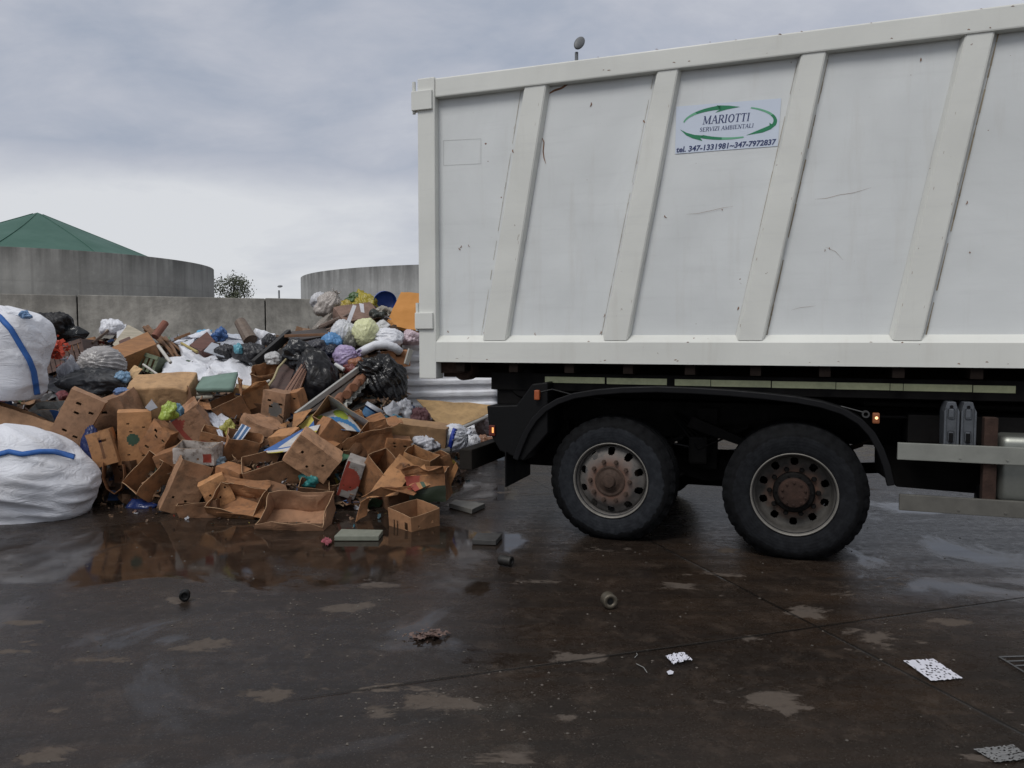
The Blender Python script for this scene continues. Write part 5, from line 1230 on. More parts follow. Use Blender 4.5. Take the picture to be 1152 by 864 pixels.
patch('board', 'thin pale grey panel standing on the white cloth', [[(229, 396, 10.0), (238, 386, 10.2), (246, 388, 10.2), (252, 402, 9.9)]], m_plain('grey_panel', (.36, .38, .42), .5), 'board', GBRD, t=.012, wr=.006)
bag('dark charcoal bag behind the white cloth', 254, 397, 12, 9, (.030, .030, .034), lump=.15, seed=11, knot=False, Y=10.1)
bag('wide charcoal bag between white cloth and black plank', 283, 398, 18, 12, (.034, .034, .038), lump=.12, seed=12, knot=False, Y=10.0)
bag('small charcoal bag against the white upright sheet', 303, 383, 8, 7, (.03, .03, .034), lump=.12, seed=13, knot=False, Y=10.5)
bag('small teal bag between two charcoal bags', 268, 393, 5, 6, (.10, .32, .40), lump=.2, seed=14, knot=False, Y=9.85)
rod('log', 'weathered brown tree stump leaning before the concrete wall', (270, 362, 11.1), (282, 383, 10.9), 6.5, m_wood((.17, .125, .095)), 'log', r2=8)
o = patch('cushion', 'sage green cushion lying on front edge of white cloth', [[(221, 438, 8.75), (228, 425, 9.1), (269, 421, 9.1), (263, 440, 8.75)]], SAGE, 'cushion', n=10, t=.05, wr=.012, curl=.06, smooth=True)
for a, b, l in (((222, 443, 8.8), (238, 442, 8.8), 'upper'), ((221, 448, 8.75), (240, 446, 8.75), 'lower')):
    rod('tube', l+' one of two pale cardboard tubes under sage cushion', a, b, 2.4, m_plain('pale_tube', (.33, .31, .26), .7), 'tube', 'pale tubes')
sticks('splintered brown sticks in the hollow under sage cushion', [((238, 446), (262, 452)), ((244, 452), (276, 444)), ((250, 440), (268, 458)), ((262, 436), (268, 452)), ((240, 455), (258, 446)), ((268, 448), (282, 438))], (.13, .06, .035), r=1.5)
drape('paper', 'white printed paper spilling out of red striped box', [(230, 462), (240, 463), (248, 472), (252, 488), (256, 502), (250, 498), (243, 482), (233, 472)], m_plain('white_paper', (.55, .57, .64), .6, 0, .5, 24, .3), 'paper', off=.25, seed=9)
o = patch('sachet', 'long blue and white striped sachet between crumpled boxes', [[(255, 503, 8.0), (272, 476, 8.1), (283, 481, 8.0), (263, 506, 7.9)]], None, 'sachet', wr=.01, mats=[m_bag((.05, .11, .22), .3), m_bag((.5, .52, .58), .3)], stripes=lambda u, v: 1 if (int(v*7) % 3 == 0) else 0)
bag('yellow and green crumpled wrapper near striped sachet', 257, 484, 8, 9, (.30, .28, .06), lump=.3, seed=15, knot=False, Y=8.25)
bag('bright lime and blue wrapper standing on emblem box', 190, 464, 8, 10, (.30, .38, .06), lump=.3, seed=16, knot=False, Y=8.15)
bag('light blue wrapper end beside lime wrapper', 199, 466, 7, 11, (.14, .26, .36), lump=.25, seed=17, knot=False, Y=8.25)
patch('wrapper', 'small grey paper peak on top of emblem box', [[(164, 459, 8.15), (171, 450, 8.2), (178, 459, 8.15), (170, 463, 8.1)]], m_plain('grey_paper', (.22, .22, .24), .7), 'paper', wr=.012)
bag('small blue and white wrapper under dark grey bag, on rounded box', 137, 442, 8, 5, (.08, .14, .28), lump=.3, seed=18, knot=False, Y=8.6)
bag('tall deep blue bag beside narrow hanging box', 103, 506, 11, 23, (.010, .02, .09), lump=.12, seed=19, knot=False, Y=8.0)
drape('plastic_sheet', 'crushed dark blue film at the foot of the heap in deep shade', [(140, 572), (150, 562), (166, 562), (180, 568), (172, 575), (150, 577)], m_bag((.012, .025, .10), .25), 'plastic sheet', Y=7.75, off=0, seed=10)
bag('pale blue grey wrapper beside white crate end', 246, 520, 8, 6, (.15, .20, .24), lump=.3, seed=20, knot=False, Y=7.8)
bag('turquoise bag squeezed under the corner box', 350, 539, 13, 10, (.04, .22, .21), lump=.25, seed=21, knot=False, Y=7.75, r=.3)
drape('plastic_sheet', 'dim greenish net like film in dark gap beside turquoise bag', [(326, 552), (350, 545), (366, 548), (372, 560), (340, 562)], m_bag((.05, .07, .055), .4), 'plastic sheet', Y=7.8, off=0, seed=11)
patch('wrapper', 'small green wrapper between corner box and crumpled box', [[(381, 512, 8.0), (390, 506, 8.05), (394, 514, 7.95), (384, 519, 7.9)]], m_plain('green_wrapper', (.06, .16, .09), .5), 'wrapper', wr=.008)
# ---------------------------------------------------------------- planks, dark bags and right peak
def plank(label, a, b, wpx, th, c, name='plank', cat='plank', mat=None):
    A, B = P(*a), P(*b); k = (A.y+B.y)/2/F; L_ = (B-A).length; bm = bmesh.new(); box(bm, -L_/2, L_/2, -th/2, th/2, -wpx*k/2, wpx*k/2, .004)
    o = obj(name, bm, mat or m_wood(c)); o.matrix_world = Matrix.Translation((A+B)/2) @ (B-A).to_track_quat('X', 'Z').to_matrix().to_4x4(); return tag(o, label, cat, GBRD)
plank('long black beam propped across the heap toward white upright sheet', (286, 410, 9.6), (326, 375, 10.3), 10, .06, (.02, .018, .017))
patch('board', 'wide dark table board lying on the black beam, brown front edge', [[(320, 375, 10.3), (366, 370, 10.8), (372, 378, 10.2), (328, 385, 9.9)]], m_wood((.05, .035, .028)), 'board', GBRD, t=.03, wr=.003)
plank('brown edge strip along the dark table board', (320, 378, 9.95), (376, 376, 10.05), 3.2, .03, (.24, .12, .06))
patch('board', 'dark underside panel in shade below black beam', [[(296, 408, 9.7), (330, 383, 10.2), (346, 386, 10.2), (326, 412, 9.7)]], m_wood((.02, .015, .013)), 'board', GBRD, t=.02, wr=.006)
bag('big black bin bag standing in a hollow below the dark table board', 356, 432, 26, 36, (.010, .010, .012), kd=(-.5, -.1, 1), fold=.06, lump=.10, seed=22, r=.33, Y=9.35, knot=False)
bag('gathered neck end of black plastic bag beside big black bin bag', 334, 401, 17, 17, (.012, .013, .016), kd=(.9, -.3, -.2), fold=.16, lump=.2, seed=23, r=.28, Y=9.5, knot=False)
bag('dark striped bag peeping beside pale bag behind black bin bag', 353, 392, 12, 9, (.05, .05, .06), lump=.2, seed=24, knot=False, Y=9.8)
bag('small white crumpled bag below the black beam', 308, 404, 10, 7, (.42, .42, .42), lump=.25, seed=25, knot=False, Y=9.6)
patch('board', 'ribbed reddish brown shutter panel leaning on big black bin bag', [[(320, 440, 9.0), (342, 406, 9.2), (348, 411, 9.15), (335, 446, 8.95)]], m_wood((.22, .095, .05)), 'board', GBRD, t=.03, wr=.003)
for i in range(3):
    plank(['first', 'second', 'third'][i]+' thin lath of the ribbed reddish shutter', (322+i*4.2, 440+i*1.6, 8.93), (343.5+i*1.6, 407+i*1.4, 9.13), 1.0, .01, (.10, .04, .025), 'lath', 'lath')
patch('board', 'dark maroon panel with pale rope edge beside ribbed shutter', [[(303, 437, 9.15), (318, 408, 9.4), (334, 410, 9.4), (322, 441, 9.1)]], m_wood((.06, .022, .015)), 'board', GBRD, t=.02, wr=.004)
def poly_rod(name, label, pts, r, mat, cat, grp=None):
    q = [P(*p) for p in pts]; cen = q[0].copy(); bm = bmesh.new(); tube(bm, [v-cen for v in q], r, 8); o = obj(name, bm, mat, None, True); o.location = cen; return tag(o, label, cat, grp)
poly_rod('rope', 'frayed pale rope hanging along the maroon panel edge', [(322, 404, 9.3), (313, 414, 9.2), (308, 426, 9.1), (302, 434, 9.0), (297, 441, 8.95)], .014, m_plain('rope', (.40, .34, .20), .9), 'rope')
rod('lath', 'white lath under the rope end', (291, 434, 9.1), (304, 428, 9.1), 1.6, m_plain('white_lath', (.5, .48, .44), .6), 'lath', 'loose laths and strips')
plank('long light grey shelf strip slanting from black bag toward banana box', (333, 467, 8.55), (409, 411, 9.5), 6.2, .04, (.42, .42, .40), mat=m_plain('grey_laminate', (.38, .38, .36), .45))
patch('board', 'wide dark brown shelf under the light grey strip', [[(345, 466, 8.62), (407, 420, 9.45), (413, 428, 9.4), (372, 458, 8.75)]], m_wood((.055, .04, .032)), 'board', GBRD, t=.03, wr=.004)
TC = m_plain('terracotta_end', (.24, .10, .05), .8, 0, .4, 14)
for i, (x, y, r_) in enumerate(((379, 453, 5.5), (390, 444, 5.2), (398, 436, 5), (386, 459, 4.5), (405, 430, 4.2))):
    rod('wood_stake', ['lowest', 'middle', 'upper middle', 'half hidden lower', 'topmost'][i]+' of the round orange stake ends under dark shelf', (x, y, 8.75+.1*i), (x+8, y-12, 9.3+.1*i), r_, TC, 'stake', 'round stake ends')
def corrug(label, pts, wd, th, name='corrugated_sheet', cat='sheet'):
    A, B = P(*pts[0]), P(*pts[1]); bm = bmesh.new(); n = 60; L_ = (B-A).length; rows = []
    for i in range(n+1):
        x = (i/n-.5)*L_; z = .022*math.sin(i/n*2*PI*6.5); rows.append([bm.verts.new((x, y, z)) for y in (0, wd*.5, wd)])
    for i in range(n):
        for j in range(2): bm.faces.new((rows[i][j], rows[i+1][j], rows[i+1][j+1], rows[i][j+1]))
    o = obj(name, bm, m_plain('white_fibre', (.50, .50, .46), .6, 0, .3, 8), None, True); solid(o, .014)
    o.matrix_world = Matrix.Translation((A+B)/2) @ (B-A).to_track_quat('X', 'Z').to_matrix().to_4x4() @ Matrix.Rotation(R(-30), 4, 'X'); return tag(o, label, cat)
corrug('wavy white edge of a corrugated sheet beside black torn bag', ((385, 462, 8.7), (417, 425, 9.4)), .5, .01)
patch('plastic_sheet', 'dark grey sheet hanging below the torn black bag', [[(392, 464, 9.0), (420, 436, 9.5), (448, 440, 9.6), (428, 474, 9.1)]], m_bag((.03, .032, .030), .4), 'plastic sheet', GSHT, wr=.03)
bag('torn shiny black bin bag beside the white corrugated fence', 434, 432, 21, 28, (.008, .008, .009), kd=(-.7, -.3, .8), fold=.14, lump=.16, seed=26, r=.25, Y=9.55, knot=False, nf=22)
bag('flap of black plastic spilling from the torn black bin bag', 418, 419, 13, 14, (.009, .009, .010), kd=(-.9, 0, .5), fold=.2, lump=.25, seed=27, r=.25, Y=9.5, knot=False)
bag('purple lilac rubbish bag near heap top', 389, 402, 14, 14, (.36, .29, .46), kd=(.8, -.4, .3), lump=.08, seed=28, Y=9.75)
bag('blue bag with black lower half beside the purple one', 373, 386, 12, 10, (.10, .26, .50), lump=.12, seed=29, Y=9.95, knot=False)
bag('black underside bag below blue bag', 374, 396, 12, 8, (.012, .015, .03), lump=.12, seed=30, Y=9.85, knot=False)
bag('off-white translucent bag touching pale yellow bag', 387, 375, 14, 14, (.52, .53, .55), kd=(.3, -.3, 1), lump=.08, seed=31, Y=10.15, knot=False)
bag('mottled grey green filled bag bottom beneath off-white bag', 394, 384, 7, 9, (.16, .16, .13), lump=.2, seed=32, Y=9.95, knot=False)
bag('pale yellow green rubbish bag bulging at heap top', 411, 375, 14.5, 17, (.60, .61, .36), kd=(0, -.9, -.3), fold=.05, lump=.07, seed=33, Y=10.05, knot=False)
bag('crumpled white bag beside pale yellow bag', 435, 381, 19, 12, W1, kd=(-.8, -.4, .3), lump=.12, seed=34, Y=10.15)
poly_rod('plastic_tube', 'bent white padded tube arching above torn black bag', [(402, 399, 9.75), (412, 393, 9.75), (422, 388.5, 9.75), (434, 388, 9.8), (444, 391, 9.85), (450, 396, 9.9)], .058, m_bag(W1, .45), 'tube')
bag('reddish small bag under the purple one', 397, 416, 10, 8, (.14, .03, .025), lump=.2, seed=35, Y=9.6, knot=False)
bag('tan paper bag between purple bag and shelf strip', 402, 411, 9, 8, (.30, .13, .07), lump=.2, seed=36, Y=9.65, knot=False)
rod('lath', 'short bright white tube below purple bag', (377, 410, 9.5), (387, 416, 9.45), 2.4, m_plain('white_pipe', (.6, .6, .6), .4), 'tube', 'loose laths and strips')
bag('clear bag full of brown and white waste at heap peak', 370, 346, 15, 14, (.40, .36, .33), kd=(.5, 0, 1), fold=.12, lump=.16, seed=37, Y=11.2, clear=.15)
bag('white translucent bag at heap peak against open tank', 361, 339, 11, 9, (.50, .50, .52), lump=.15, seed=38, Y=11.4, knot=False)
drape('plastic_sheet', 'dirty clear film trailing down from peak bag', [(366, 356), (374, 352), (372, 364), (360, 372), (350, 376), (352, 370)], m_bag((.25, .22, .19), .35, .2), 'plastic sheet', Y=10.9, off=0, seed=12)
sticks('bundle of grey brown laths lying up to the heap peak', [((346, 374), (384, 356)), ((344, 378), (390, 362)), ((352, 380), (392, 368)), ((358, 370), (396, 352))], (.22, .16, .13), 'lath_bundle', 'laths', 2.2)
bag('mustard yellow bag with green leaves at heap peak', 408, 345, 17, 13, (.34, .28, .03), kd=(-.3, 0, 1), fold=.22, lump=.2, seed=39, Y=11.3, dirt=.5, knot=False)
bag('darker yellow bag beside clear peak bag', 391, 349, 10, 11, (.34, .26, .04), lump=.2, seed=40, Y=11.2, dirt=.5, knot=False)
bag('small green leafy bag on the mustard yellow bag', 398, 336, 8, 5, (.05, .10, .03), lump=.35, seed=41, Y=11.3, knot=False)
patch('board', 'brown flap under the mustard yellow bag', [[(408, 352, 11.0), (424, 349, 11.1), (425, 358, 10.9), (414, 361, 10.9)]], m_card((.20, .10, .045)), 'board', GBRD, wr=.008)
k_ = 11.2/F; bm = bmesh.new(); lathe(bm, [(.0005, .05), (10*k_, .05), (11.8*k_, .03), (12.6*k_, -.02), (13*k_, -.02), (12.2*k_, .05), (10.5*k_, .075), (.0005, .075)], 40, 'y')
o = obj('plastic_basin', bm, m_plain('blue_plastic', (.012, .055, .27), .4, 0, .3, 4, .1), None, True); o.matrix_world = Matrix.Translation(P(433, 339, 11.2)) @ rot3(20, 15, 0) @ Matrix.Diagonal((1, 1, .92, 1)); tag(o, 'round deep blue plastic basin seen from below at heap peak', 'basin')
patch('cloth', 'upright orange mattress cover leaning beside white container', [[(450, 330, 11.1), (473, 332, 11.1), (471, 373, 10.5), (433, 367, 10.5)]], m_plain('orange_cloth', (.50, .22, .05), .8, 0, .18, 3, .6), 'mattress cover', GSHT, t=.05, wr=.02, n=16)
bag('dark green black rubbish clump below blue basin', 428, 360, 12, 9, (.03, .035, .03), lump=.4, seed=42, Y=10.9, knot=False, dirt=.6)
bag('grey white paper clump between basin and orange cover', 434, 352, 11, 6, (.28, .26, .22), lump=.4, seed=43, Y=11.0, knot=False, dirt=.7)
bag('pinkish white bag on top edge of corrugated fence', 462, 381, 11, 9, (.50, .40, .44), lump=.2, seed=44, Y=10.35, knot=False)
sticks('thin wires and straws under the orange cover', [((448, 372), (474, 380)), ((452, 370), (470, 386)), ((450, 380), (474, 372)), ((444, 376), (468, 378))], (.18, .14, .12), 'wire', 'wires', .5)
plank('short white plank standing beside torn black bag', (457, 410, 9.8), (462, 393, 9.85), 6, .03, (.45, .44, .40))
def bucket(label, px, py, r, h, c, Y, rot, band):
    k = Y/F; R0 = r*k; H = h*k; bm = bmesh.new(); lathe(bm, [(.0005, 0), (R0*.82, 0), (R0, H), (R0*1.08, H), (R0*1.08, H-.025), (R0*1.0, H-.025)], 32, 'z')
    o = obj('paint_bucket', bm, m_plain('blue_bucket', c, .35, 0, .2, 5, 0), None, True); o.matrix_world = Matrix.Translation(P(px, py, Y)) @ rot3(*rot)
    bm = bmesh.new(); lathe(bm, [(R0*1.085, H-.03), (R0*1.085, H+.012), (R0*.9, H+.014), (.0005, H+.005)], 32, 'z'); obj('lid', bm, m_plain('grey_lid', (.36, .38, .42), .4), o, True)
    bm = bmesh.new(); lathe(bm, [(R0*.9+.002, H*.3), (R0*.97+.002, H*.75)], 32, 'z'); obj('label', bm, m_plain('teal_print', band, .4, 0, .5, 30, 0), o, True)
    return tag(o, label, 'bucket')
bucket('blue paint bucket with grey lid beside banana box', 411, 475, 10, 20, (.01, .035, .13), 8.72, (0, -8, 32), (.06, .16, .30))
plank('brown wooden slat leaning in the hollow under torn black bag', (422, 472, 8.9), (437, 449, 9.3), 4.5, .02, (.14, .085, .05))
bag('clear crinkled film bundle beside maroon cloth', 452, 464, 13, 13, (.42, .43, .47), lump=.3, seed=45, Y=9.35, clear=.25, knot=False)
bag('maroon cloth heap under the big beige cardboard sheet', 472, 470, 12, 12, (.085, .032, .038), lump=.2, seed=46, Y=9.3, knot=False, r=.7)
bag('teal plastic bit behind crumpled box with caved side', 440, 472, 12, 5, (.05, .19, .27), lump=.3, seed=47, Y=9.0, knot=False)
bag('smaller teal plastic bit beside blue paint bucket', 425, 474, 7, 5, (.05, .17, .22), lump=.3, seed=48, Y=8.85, knot=False)
EX = [
 ('plastic_sheet', 'thin white film strip between charcoal bags and torn box', [(296, 402), (312, 398), (322, 404), (314, 412), (300, 410)], (.55, .56, .60)),
 ('plastic_sheet', 'crumpled pale film tucked under black beam foot', [(270, 404), (284, 408), (292, 418), (282, 420), (272, 412)], (.45, .46, .5)),
 ('plastic_sheet', 'brownish film draped between grey roll and crumpled box', [(440, 500), (456, 496), (470, 502), (462, 510), (446, 508)], (.20, .14, .10)),
 ('plastic_sheet', 'white torn film over brown box rim near striped sachet', [(244, 470), (252, 466), (262, 474), (258, 484), (248, 480)], (.5, .5, .54)),
 ('cloth', 'dark blue grey garment hanging below the pink rag', [(54, 420), (74, 418), (82, 434), (70, 446), (56, 440)], (.02, .022, .03)),
 ('cloth', 'dull red garment scrap in front of the blue grey garment', [(64, 444), (78, 440), (84, 448), (72, 452)], (.16, .025, .03)),
 ('plastic_sheet', 'pale film caught between bags under heap peak', [(420, 366), (432, 362), (440, 368), (430, 374), (422, 372)], (.5, .5, .5)),
 ('plastic_sheet', 'grey silver film beside blue bucket', [(432, 458), (444, 452), (452, 460), (446, 472), (436, 468)], (.32, .33, .36)),
]
for i, (nm, lb_, pl, c) in enumerate(EX): drape(nm, lb_, pl, m_bag(c, .45, 0, .35), 'plastic sheet' if nm != 'cloth' else 'cloth', seed=30+i, off=.14, wr=.06, puff=.05)
PL = [
 ('thin dark brown batten lying behind the big black bin bag', (338, 392, 10.0), (378, 380, 10.3), 2.5, (.10, .06, .04)),
 ('reddish batten crossing under the sage cushion', (272, 458, 8.75), (306, 446, 8.9), 2.6, (.15, .06, .035)),
 ('grey weathered batten between torn box and black bag', (300, 436, 9.0), (318, 470, 8.6), 2.4, (.18, .16, .14)),
 ('short orange brown batten on the heap crest near terracotta pipe', (196, 382, 10.5), (214, 375, 10.6), 3, (.26, .13, .06)),
 ('dark batten sticking out above the broken slatted crate', (104, 386, 9.9), (122, 372, 10.3), 2.6, (.09, .05, .03)),
 ('pale batten standing behind the beige panel', (112, 382, 10.5), (121, 371, 10.8), 2, (.34, .28, .20)),
 ('brown batten slanting below clear peak bag', (352, 388, 10.2), (398, 352, 10.9), 3, (.24, .16, .12)),
 ('thin dark batten in the gap above blue bucket', (398, 462, 8.85), (424, 452, 9.1), 2.2, (.07, .045, .03)),
]
for lb_, a_, b_, w_, c_2 in PL: plank(lb_, a_, b_, w_, .018, c_2, 'batten', 'batten')
for i, (lb_, q_, c_3) in enumerate((
 ('torn brown card between leaning box and rounded box', [(108, 478), (122, 470), (126, 484), (112, 490)], DTAN), ('orange card scrap beside red striped box', [(236, 488), (246, 484), (250, 496), (240, 500)], TAN),
 ('folded card under sage cushion tubes', [(214, 452), (236, 450), (240, 462), (220, 464)], WTAN), ('upright card edge beside round grey emblem box', [(328, 462), (338, 452), (342, 470), (330, 478)], DTAN),
 ('card strip over dark gap below corner box', [(372, 526), (392, 520), (396, 526), (376, 534)], DTAN), ('bright card corner near white fruit crate', [(246, 500), (262, 496), (262, 508), (250, 512)], TAN),
 ('bent card flap above blue and yellow printed flap', [(306, 484), (322, 474), (330, 480), (314, 492)], TAN), ('dark card in hollow beside turquoise bag', [(300, 540), (322, 544), (326, 556), (306, 552)], WTAN),
 ('orange card edge below banana box mouth', [(352, 496), (372, 494), (376, 506), (358, 508)], DTAN), ('long card strip on crumpled box with caved side', [(396, 484), (436, 472), (440, 480), (402, 494)], DTAN))):
    patch('cardboard_flap', lb_, [q_], m_card(c_3), 'cardboard sheet', 'loose cardboard sheets', wr=.03, seed=40+i, off=.16)
# ---------------------------------------------------------------- right end, by the truck's tail
bag('small white crinkled bag lying on grey roll', 480, 499, 14, 10, (.52, .53, .58), lump=.22, seed=49, Y=8.75, knot=False)
pb = bag('round white bag with blue smudged print, on the ground by truck tail', 510, 494, 15.5, 17, W2, lump=.08, seed=50, Y=8.9, kd=(1, -.2, .4))
ribbon('print', pb, [(512, 482), (509, 490), (507, 500), (505, 505)], 5, m_plain('blue_print', (.02, .05, .35), .5), .004, .001)
rod('fabric_roll', 'dirty grey fabric roll lying before the white bags', (452, 510, 8.6), (506, 507, 8.7), 4.6, m_plain('dirty_grey_roll', (.17, .155, .14), .85, 0, .4, 6), 'roll')
bag('small white bag with tied ears between blue printed bag and beam', 530, 500, 9, 11, W1, lump=.2, seed=51, Y=9.0, dY=.1)
bag('pinkish white bag behind the truck tail lamp', 550, 481, 15, 11, (.56, .48, .50), lump=.12, seed=52, Y=10.0, knot=False)
bag('brown paper bag beside underrun beam', 546, 500, 10, 10, (.24, .12, .07), lump=.2, seed=53, Y=9.4, knot=False)
rod('pipe', 'long pale grey pipe lying below the beige cardboard sheet', (514, 484, 9.3), (552, 467, 9.8), 2.0, m_plain('grey_pipe', (.33, .32, .30), .5), 'pipe')
sticks('thin white straws by small eared bag', [((524, 486), (536, 496)), ((528, 484), (538, 500)), ((520, 490), (534, 492))], (.4, .38, .35), 'straw', 'straws', .7)
# corrugated white fence behind, and what shows under the container
A = P(452, 376, 10.35); B = P(559, 376, 10.75)
fence = empty('corrugated_fence', Matrix.Translation((A.x, A.y, 0)) @ Matrix.Rotation(math.atan2(B.y-A.y, B.x-A.x), 4, 'Z'))
tag(fence, 'white corrugated metal sheet fence with horizontal ridges behind heap end', 'fence')
L_ = math.hypot(B.x-A.x, B.y-A.y); bm = bmesh.new(); n = 220; rows = []
for i in range(n+1):
    z = .02+i/n*1.76; ph = z/.165*2*PI; y = .016*math.tanh(3.2*math.sin(ph)); rows.append([bm.verts.new((x*L_/16, y+.008*noise.noise(Vector((x*1.1, z*4, 0))), z+.004*noise.noise(Vector((x*.7, z*3, 5))))) for x in range(17)])
for i in range(n):
    for j in range(16): bm.faces.new((rows[i][j], rows[i][j+1], rows[i+1][j+1], rows[i+1][j]))
t = NT('white_sheet_metal'); co = t.co('Object'); nn = t.noise(co, 6, 7, .7); sx = t.noise(t.co('Object', (1, 1, 6)), 5, 6, .7)
t.base(t.mix(t.ramp(nn, [(.4, 0), (.75, .6)]), (.82, .83, .87), (.58, .57, .58))); t.rough(.55); t.bump(sx, .5, .02)
o = obj('ridged_sheet', bm, t.m, fence, True); solid(o, .003)
bm = bmesh.new(); box(bm, L_+.002, L_+.10, -.03, .03, 0, 1.82, .004); obj('end_post', bm, m_plain('grey_post', (.26, .29, .34), .5, .3), fence)
bm = bmesh.new()
for x in (.05, L_*.5): box(bm, x, x+.06, .05, .11, 0, 1.75)
obj('back_post', bm, STEEL_DARK, fence)
bag('big pale bag beyond fence end post, seen under container floor', 577, 432, 13, 10, (.50, .50, .50), lump=.15, seed=54, Y=12.2, knot=False)
sticks('tangle of grey wire beyond fence end post', [((562, 452), (584, 438)), ((564, 446), (580, 450)), ((566, 440), (586, 446)), ((562, 458), (590, 442)), ((568, 436), (574, 458))], (.25, .25, .26), 'wire_tangle', 'wire', .8)
patch('plastic_sheet', 'white curved film edge beyond fence end post', [[(566, 462, 11.4), (578, 458, 11.4), (590, 440, 11.5), (594, 446, 11.5)]], SHW, 'plastic sheet', GSHT, wr=.01)
bag('far white bag on the ground seen between the two wheels', 803, 517, 12, 14, (.45, .47, .52), lump=.15, seed=55, Y=13.0, knot=False)
# ---------------------------------------------------------------- things on the wet concrete
def slab(label, q, th, c, name='tile', cat='tile', grp='flat slabs on the ground'):
    p = [G(*a, th) for a in q]; cen = sum(p, Vector())/4; cen.z = 0; bm = bmesh.new()
    A = [bm.verts.new(v-cen) for v in p]; B_ = [bm.verts.new(Vector((v.x, v.y, 0.004))-Vector((cen.x, cen.y, 0))) for v in p]
    bm.faces.new(A); bm.faces.new(B_[::-1])
    for i in range(4): bm.faces.new((A[i], B_[i], B_[(i+1) % 4], A[(i+1) % 4]))
    o = obj(name, bm, m_plain('slab', c, .55, 0, .3, 12, .3)); o.location = cen; bevmod(o, .004); return tag(o, label, cat, grp)
slab('thin pale grey green slab flat in puddle beside slotted box', [(376, 603), (384, 595), (431, 596), (426, 603)], .045, (.20, .21, .165))
slab('grey slab with dark end flat on the ground behind slotted box', [(505, 566), (512, 562), (546, 566), (531, 573)], .05, (.16, .155, .14))
slab('small dark stone slab lying on wet concrete near rear wheel', [(531, 607), (537, 599), (565, 600), (558, 608)], .045, (.05, .048, .045))
def can(label, px, py, r, L_, c, c2, yaw):
    g_ = G(px, py); k = g_.length/F; rr_ = r*k; bm = bmesh.new()
    lathe(bm, [(.0005, -L_*k/2+.01), (rr_*.45, -L_*k/2+.01), (rr_*.5, -L_*k/2), (rr_*.92, -L_*k/2), (rr_, -L_*k/2+.006), (rr_*.93, -L_*k*.2), (rr_, 0), (rr_*.93, L_*k*.2), (rr_, L_*k/2-.006), (rr_*.9, L_*k/2), (.0005, L_*k/2)], 24, 'y')
    o = obj('tin_can', bm, m_plain('dull_tin', c, .45, .5, .5, 25, .3), None, True); o.matrix_world = Matrix.Translation((g_.x, g_.y, rr_+.004)) @ Matrix.Rotation(R(yaw), 4, 'Z')
    bm = bmesh.new(); lathe(bm, [(.0005, -L_*k/2+.006), (rr_*.42, -L_*k/2+.006)], 20, 'y'); obj('can_mouth', bm, m_plain('dark_hole', (.01, .01, .01), .8, 0, 0, 5, 0), o)
    return tag(o, label, 'can', 'crushed cans on the ground')
can('dark bent tin lying on wet concrete beside rear wheel', 569, 637, 6, 16, (.035, .033, .03), 0, 60)
can('dull yellowish tin facing the viewer, alone on brown wet concrete', 685, 684, 8.5, 13, (.14, .12, .09), 0, 12)
can('small black tin standing out in the reflective puddle', 208, 676, 5.5, 9, (.02, .02, .02), 0, 20)
def gpatch(name, label, poly, mat, cat, z=.006, bumpy=.004, grp=None, holes=False):
    p = [G(*a) for a in poly]; cen = sum(p, Vector())/len(p); bm = bmesh.new(); n = 22; rr_ = random.Random(int(poly[0][0]))
    if len(p) == 4:
        g_ = [[bm.verts.new(((p[0]*(1-i/n)+p[1]*i/n)*(1-j/n)+(p[3]*(1-i/n)+p[2]*i/n)*j/n)-cen+Vector((0, 0, z+bumpy*(1+noise.noise(Vector((i*.5, j*.5, p[0].x))))+.0))) for j in range(n+1)] for i in range(n+1)]
        for i in range(n):
            for j in range(n):
                if holes and noise.noise(Vector((i*.55, j*.55, 4)))*.8+rr_.uniform(-.35, .35) > .30: continue
                bm.faces.new((g_[i][j], g_[i+1][j], g_[i+1][j+1], g_[i][j+1]))
    else:
        bm.faces.new([bm.verts.new(v-cen+Vector((0, 0, z+rr_.uniform(0, bumpy)))) for v in p])
    o = obj(name, bm, mat); o.location = cen; return tag(o, label, cat, grp)
gpatch('paper', 'torn white sheet full of holes flat on the wet concrete', [(1016, 745), (1050, 743), (1083, 765), (1048, 768)], m_plain('bright_paper', (.60, .60, .66), .6, 0, .1, 8, 0), 'paper', holes=True)
gpatch('paper', 'crumpled white paper scrap on brown wet concrete beside joint', [(748, 741), (768, 737), (779, 745), (757, 750)], m_plain('bright_paper', (.60, .60, .66), .6, 0, .1, 8, 0), 'paper', holes=True, bumpy=.012)
gpatch('paper', 'tiny round white lid near crumpled white paper scrap', [(750, 757), (754, 755), (758, 757), (757, 760), (752, 761)], m_plain('bright_paper', (.60, .60, .66), .6, 0, .1, 8, 0), 'lid')
gpatch('paper', 'pale trodden paper smear close to the camera', [(1095, 845), (1140, 840), (1160, 856), (1120, 860)], m_plain('grey_wet_paper', (.17, .17, .17), .6, 0, .3, 20, 0), 'paper', holes=True)
gpatch('wrapper', 'tiny pink wrapper in puddle beside pale slab', [(361, 612), (368, 607), (374, 612), (368, 617)], m_plain('pink_wrapper', (.30, .07, .09), .5), 'wrapper', bumpy=.02)
rr_ = random.Random(77); bm = bmesh.new()
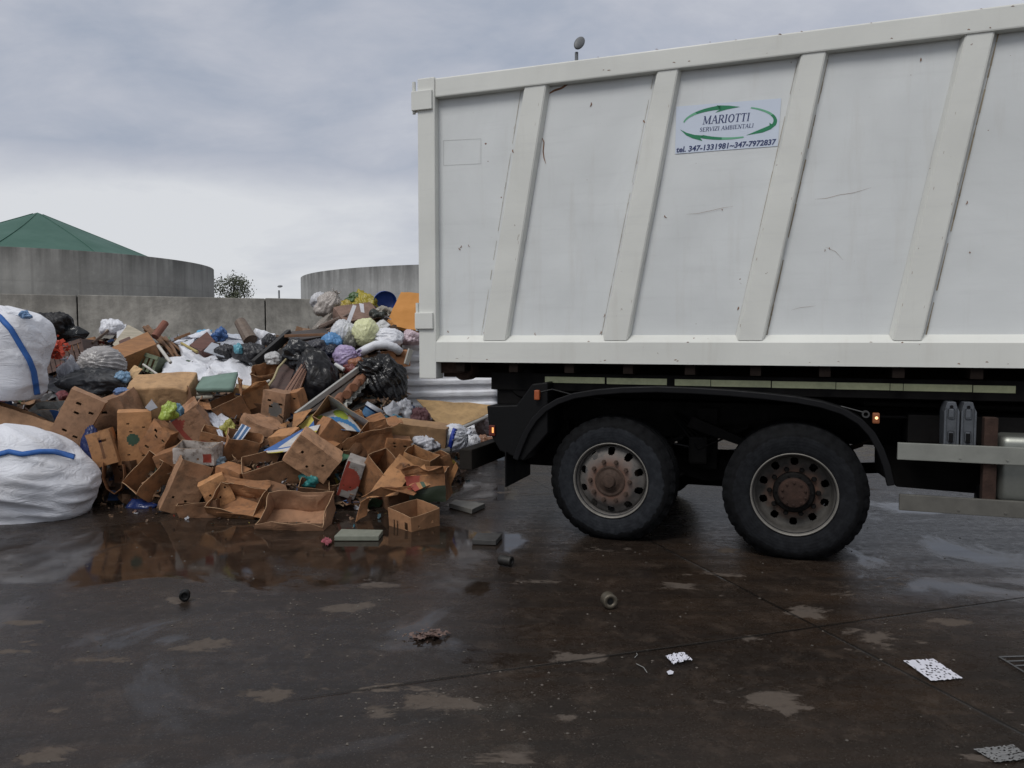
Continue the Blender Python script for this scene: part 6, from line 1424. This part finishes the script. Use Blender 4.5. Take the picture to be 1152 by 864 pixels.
for i in range(1500):
    if i % 3: X_, Y_ = rr_.uniform(-4.5, 4.5), 2.2+abs(rr_.gauss(0, 3.0))
    else:
        c_c = ((-1.2, 4.6), (1.4, 5.0), (2.2, 3.4), (-.4, 3.5), (.6, 5.4), (-2.4, 5.6))[i % 6]; X_, Y_ = c_c[0]+rr_.gauss(0, .35), c_c[1]+rr_.gauss(0, .25)
    s_ = rr_.choice((.002, .003, .003, .005, .009)); h_ = s_*rr_.uniform(.3, .8); a = rr_.uniform(0, 6.3)
    vv = [bm.verts.new((X_+s_*rr_.uniform(.6, 1.3)*math.cos(a+q*1.57), Y_+s_*rr_.uniform(.6, 1.3)*math.sin(a+q*1.57), .001)) for q in range(4)]; tp_ = bm.verts.new((X_, Y_, .001+h_))
    for q in range(4): bm.faces.new((vv[q], vv[(q+1) % 4], tp_))
o = obj('gravel', bm, m_plain('pale_grit', (.14, .12, .10), .7, 0, .8, 3, 0)); tag(o, 'fine grit and crumbs sprinkled over the wet concrete yard', 'grit', None, 'stuff')
# debris smear and grate frame
rr_ = random.Random(4); bm = bmesh.new()
for _ in range(90):
    c = G(480+rr_.gauss(0, 12), 717+rr_.gauss(0, 2.6)); s = rr_.uniform(.006, .022); a = rr_.uniform(0, 6.3)
    vv = [bm.verts.new((c.x+s*math.cos(a+q), c.y+s*math.sin(a+q), .006+rr_.uniform(0, .022))) for q in (0, 1.7, 3.0, 4.6)]; bm.faces.new(vv)
o = obj('debris', bm, m_plain('brown_shreds', (.16, .10, .08), .6, 0, .6, 60, 0)); tag(o, 'small patch of wet shredded debris in front of the heap', 'debris', None, 'stuff')
bm = bmesh.new()
for a, b in (((1124, 740), (1160, 739)), ((1124, 740), (1152, 757)), ((1133, 745), (1160, 744)), ((1142, 750), (1165, 749))):
    A, B = G(*a), G(*b); A.z = B.z = .005; tube(bm, [A, B], .004, 6)
o = obj('drain_grate', bm, m_plain('worn_grate', (.13, .13, .13), .5, .3)); tag(o, 'corner of a thin metal drain grate set in the concrete', 'drain grate')
bm = bmesh.new()
for a, b in (((714, 741), (716, 736)), ((716, 748), (728, 758))):
    A, B = G(*a), G(*b); A.z = B.z = .006; tube(bm, [A, (A+B)/2+Vector((.01, 0, .004)), B], .002, 5)
o = obj('wire', bm, m_plain('pale_wire', (.25, .25, .24), .4)); tag(o, 'two bits of thin pale wire on the concrete beside crumpled paper', 'wire')
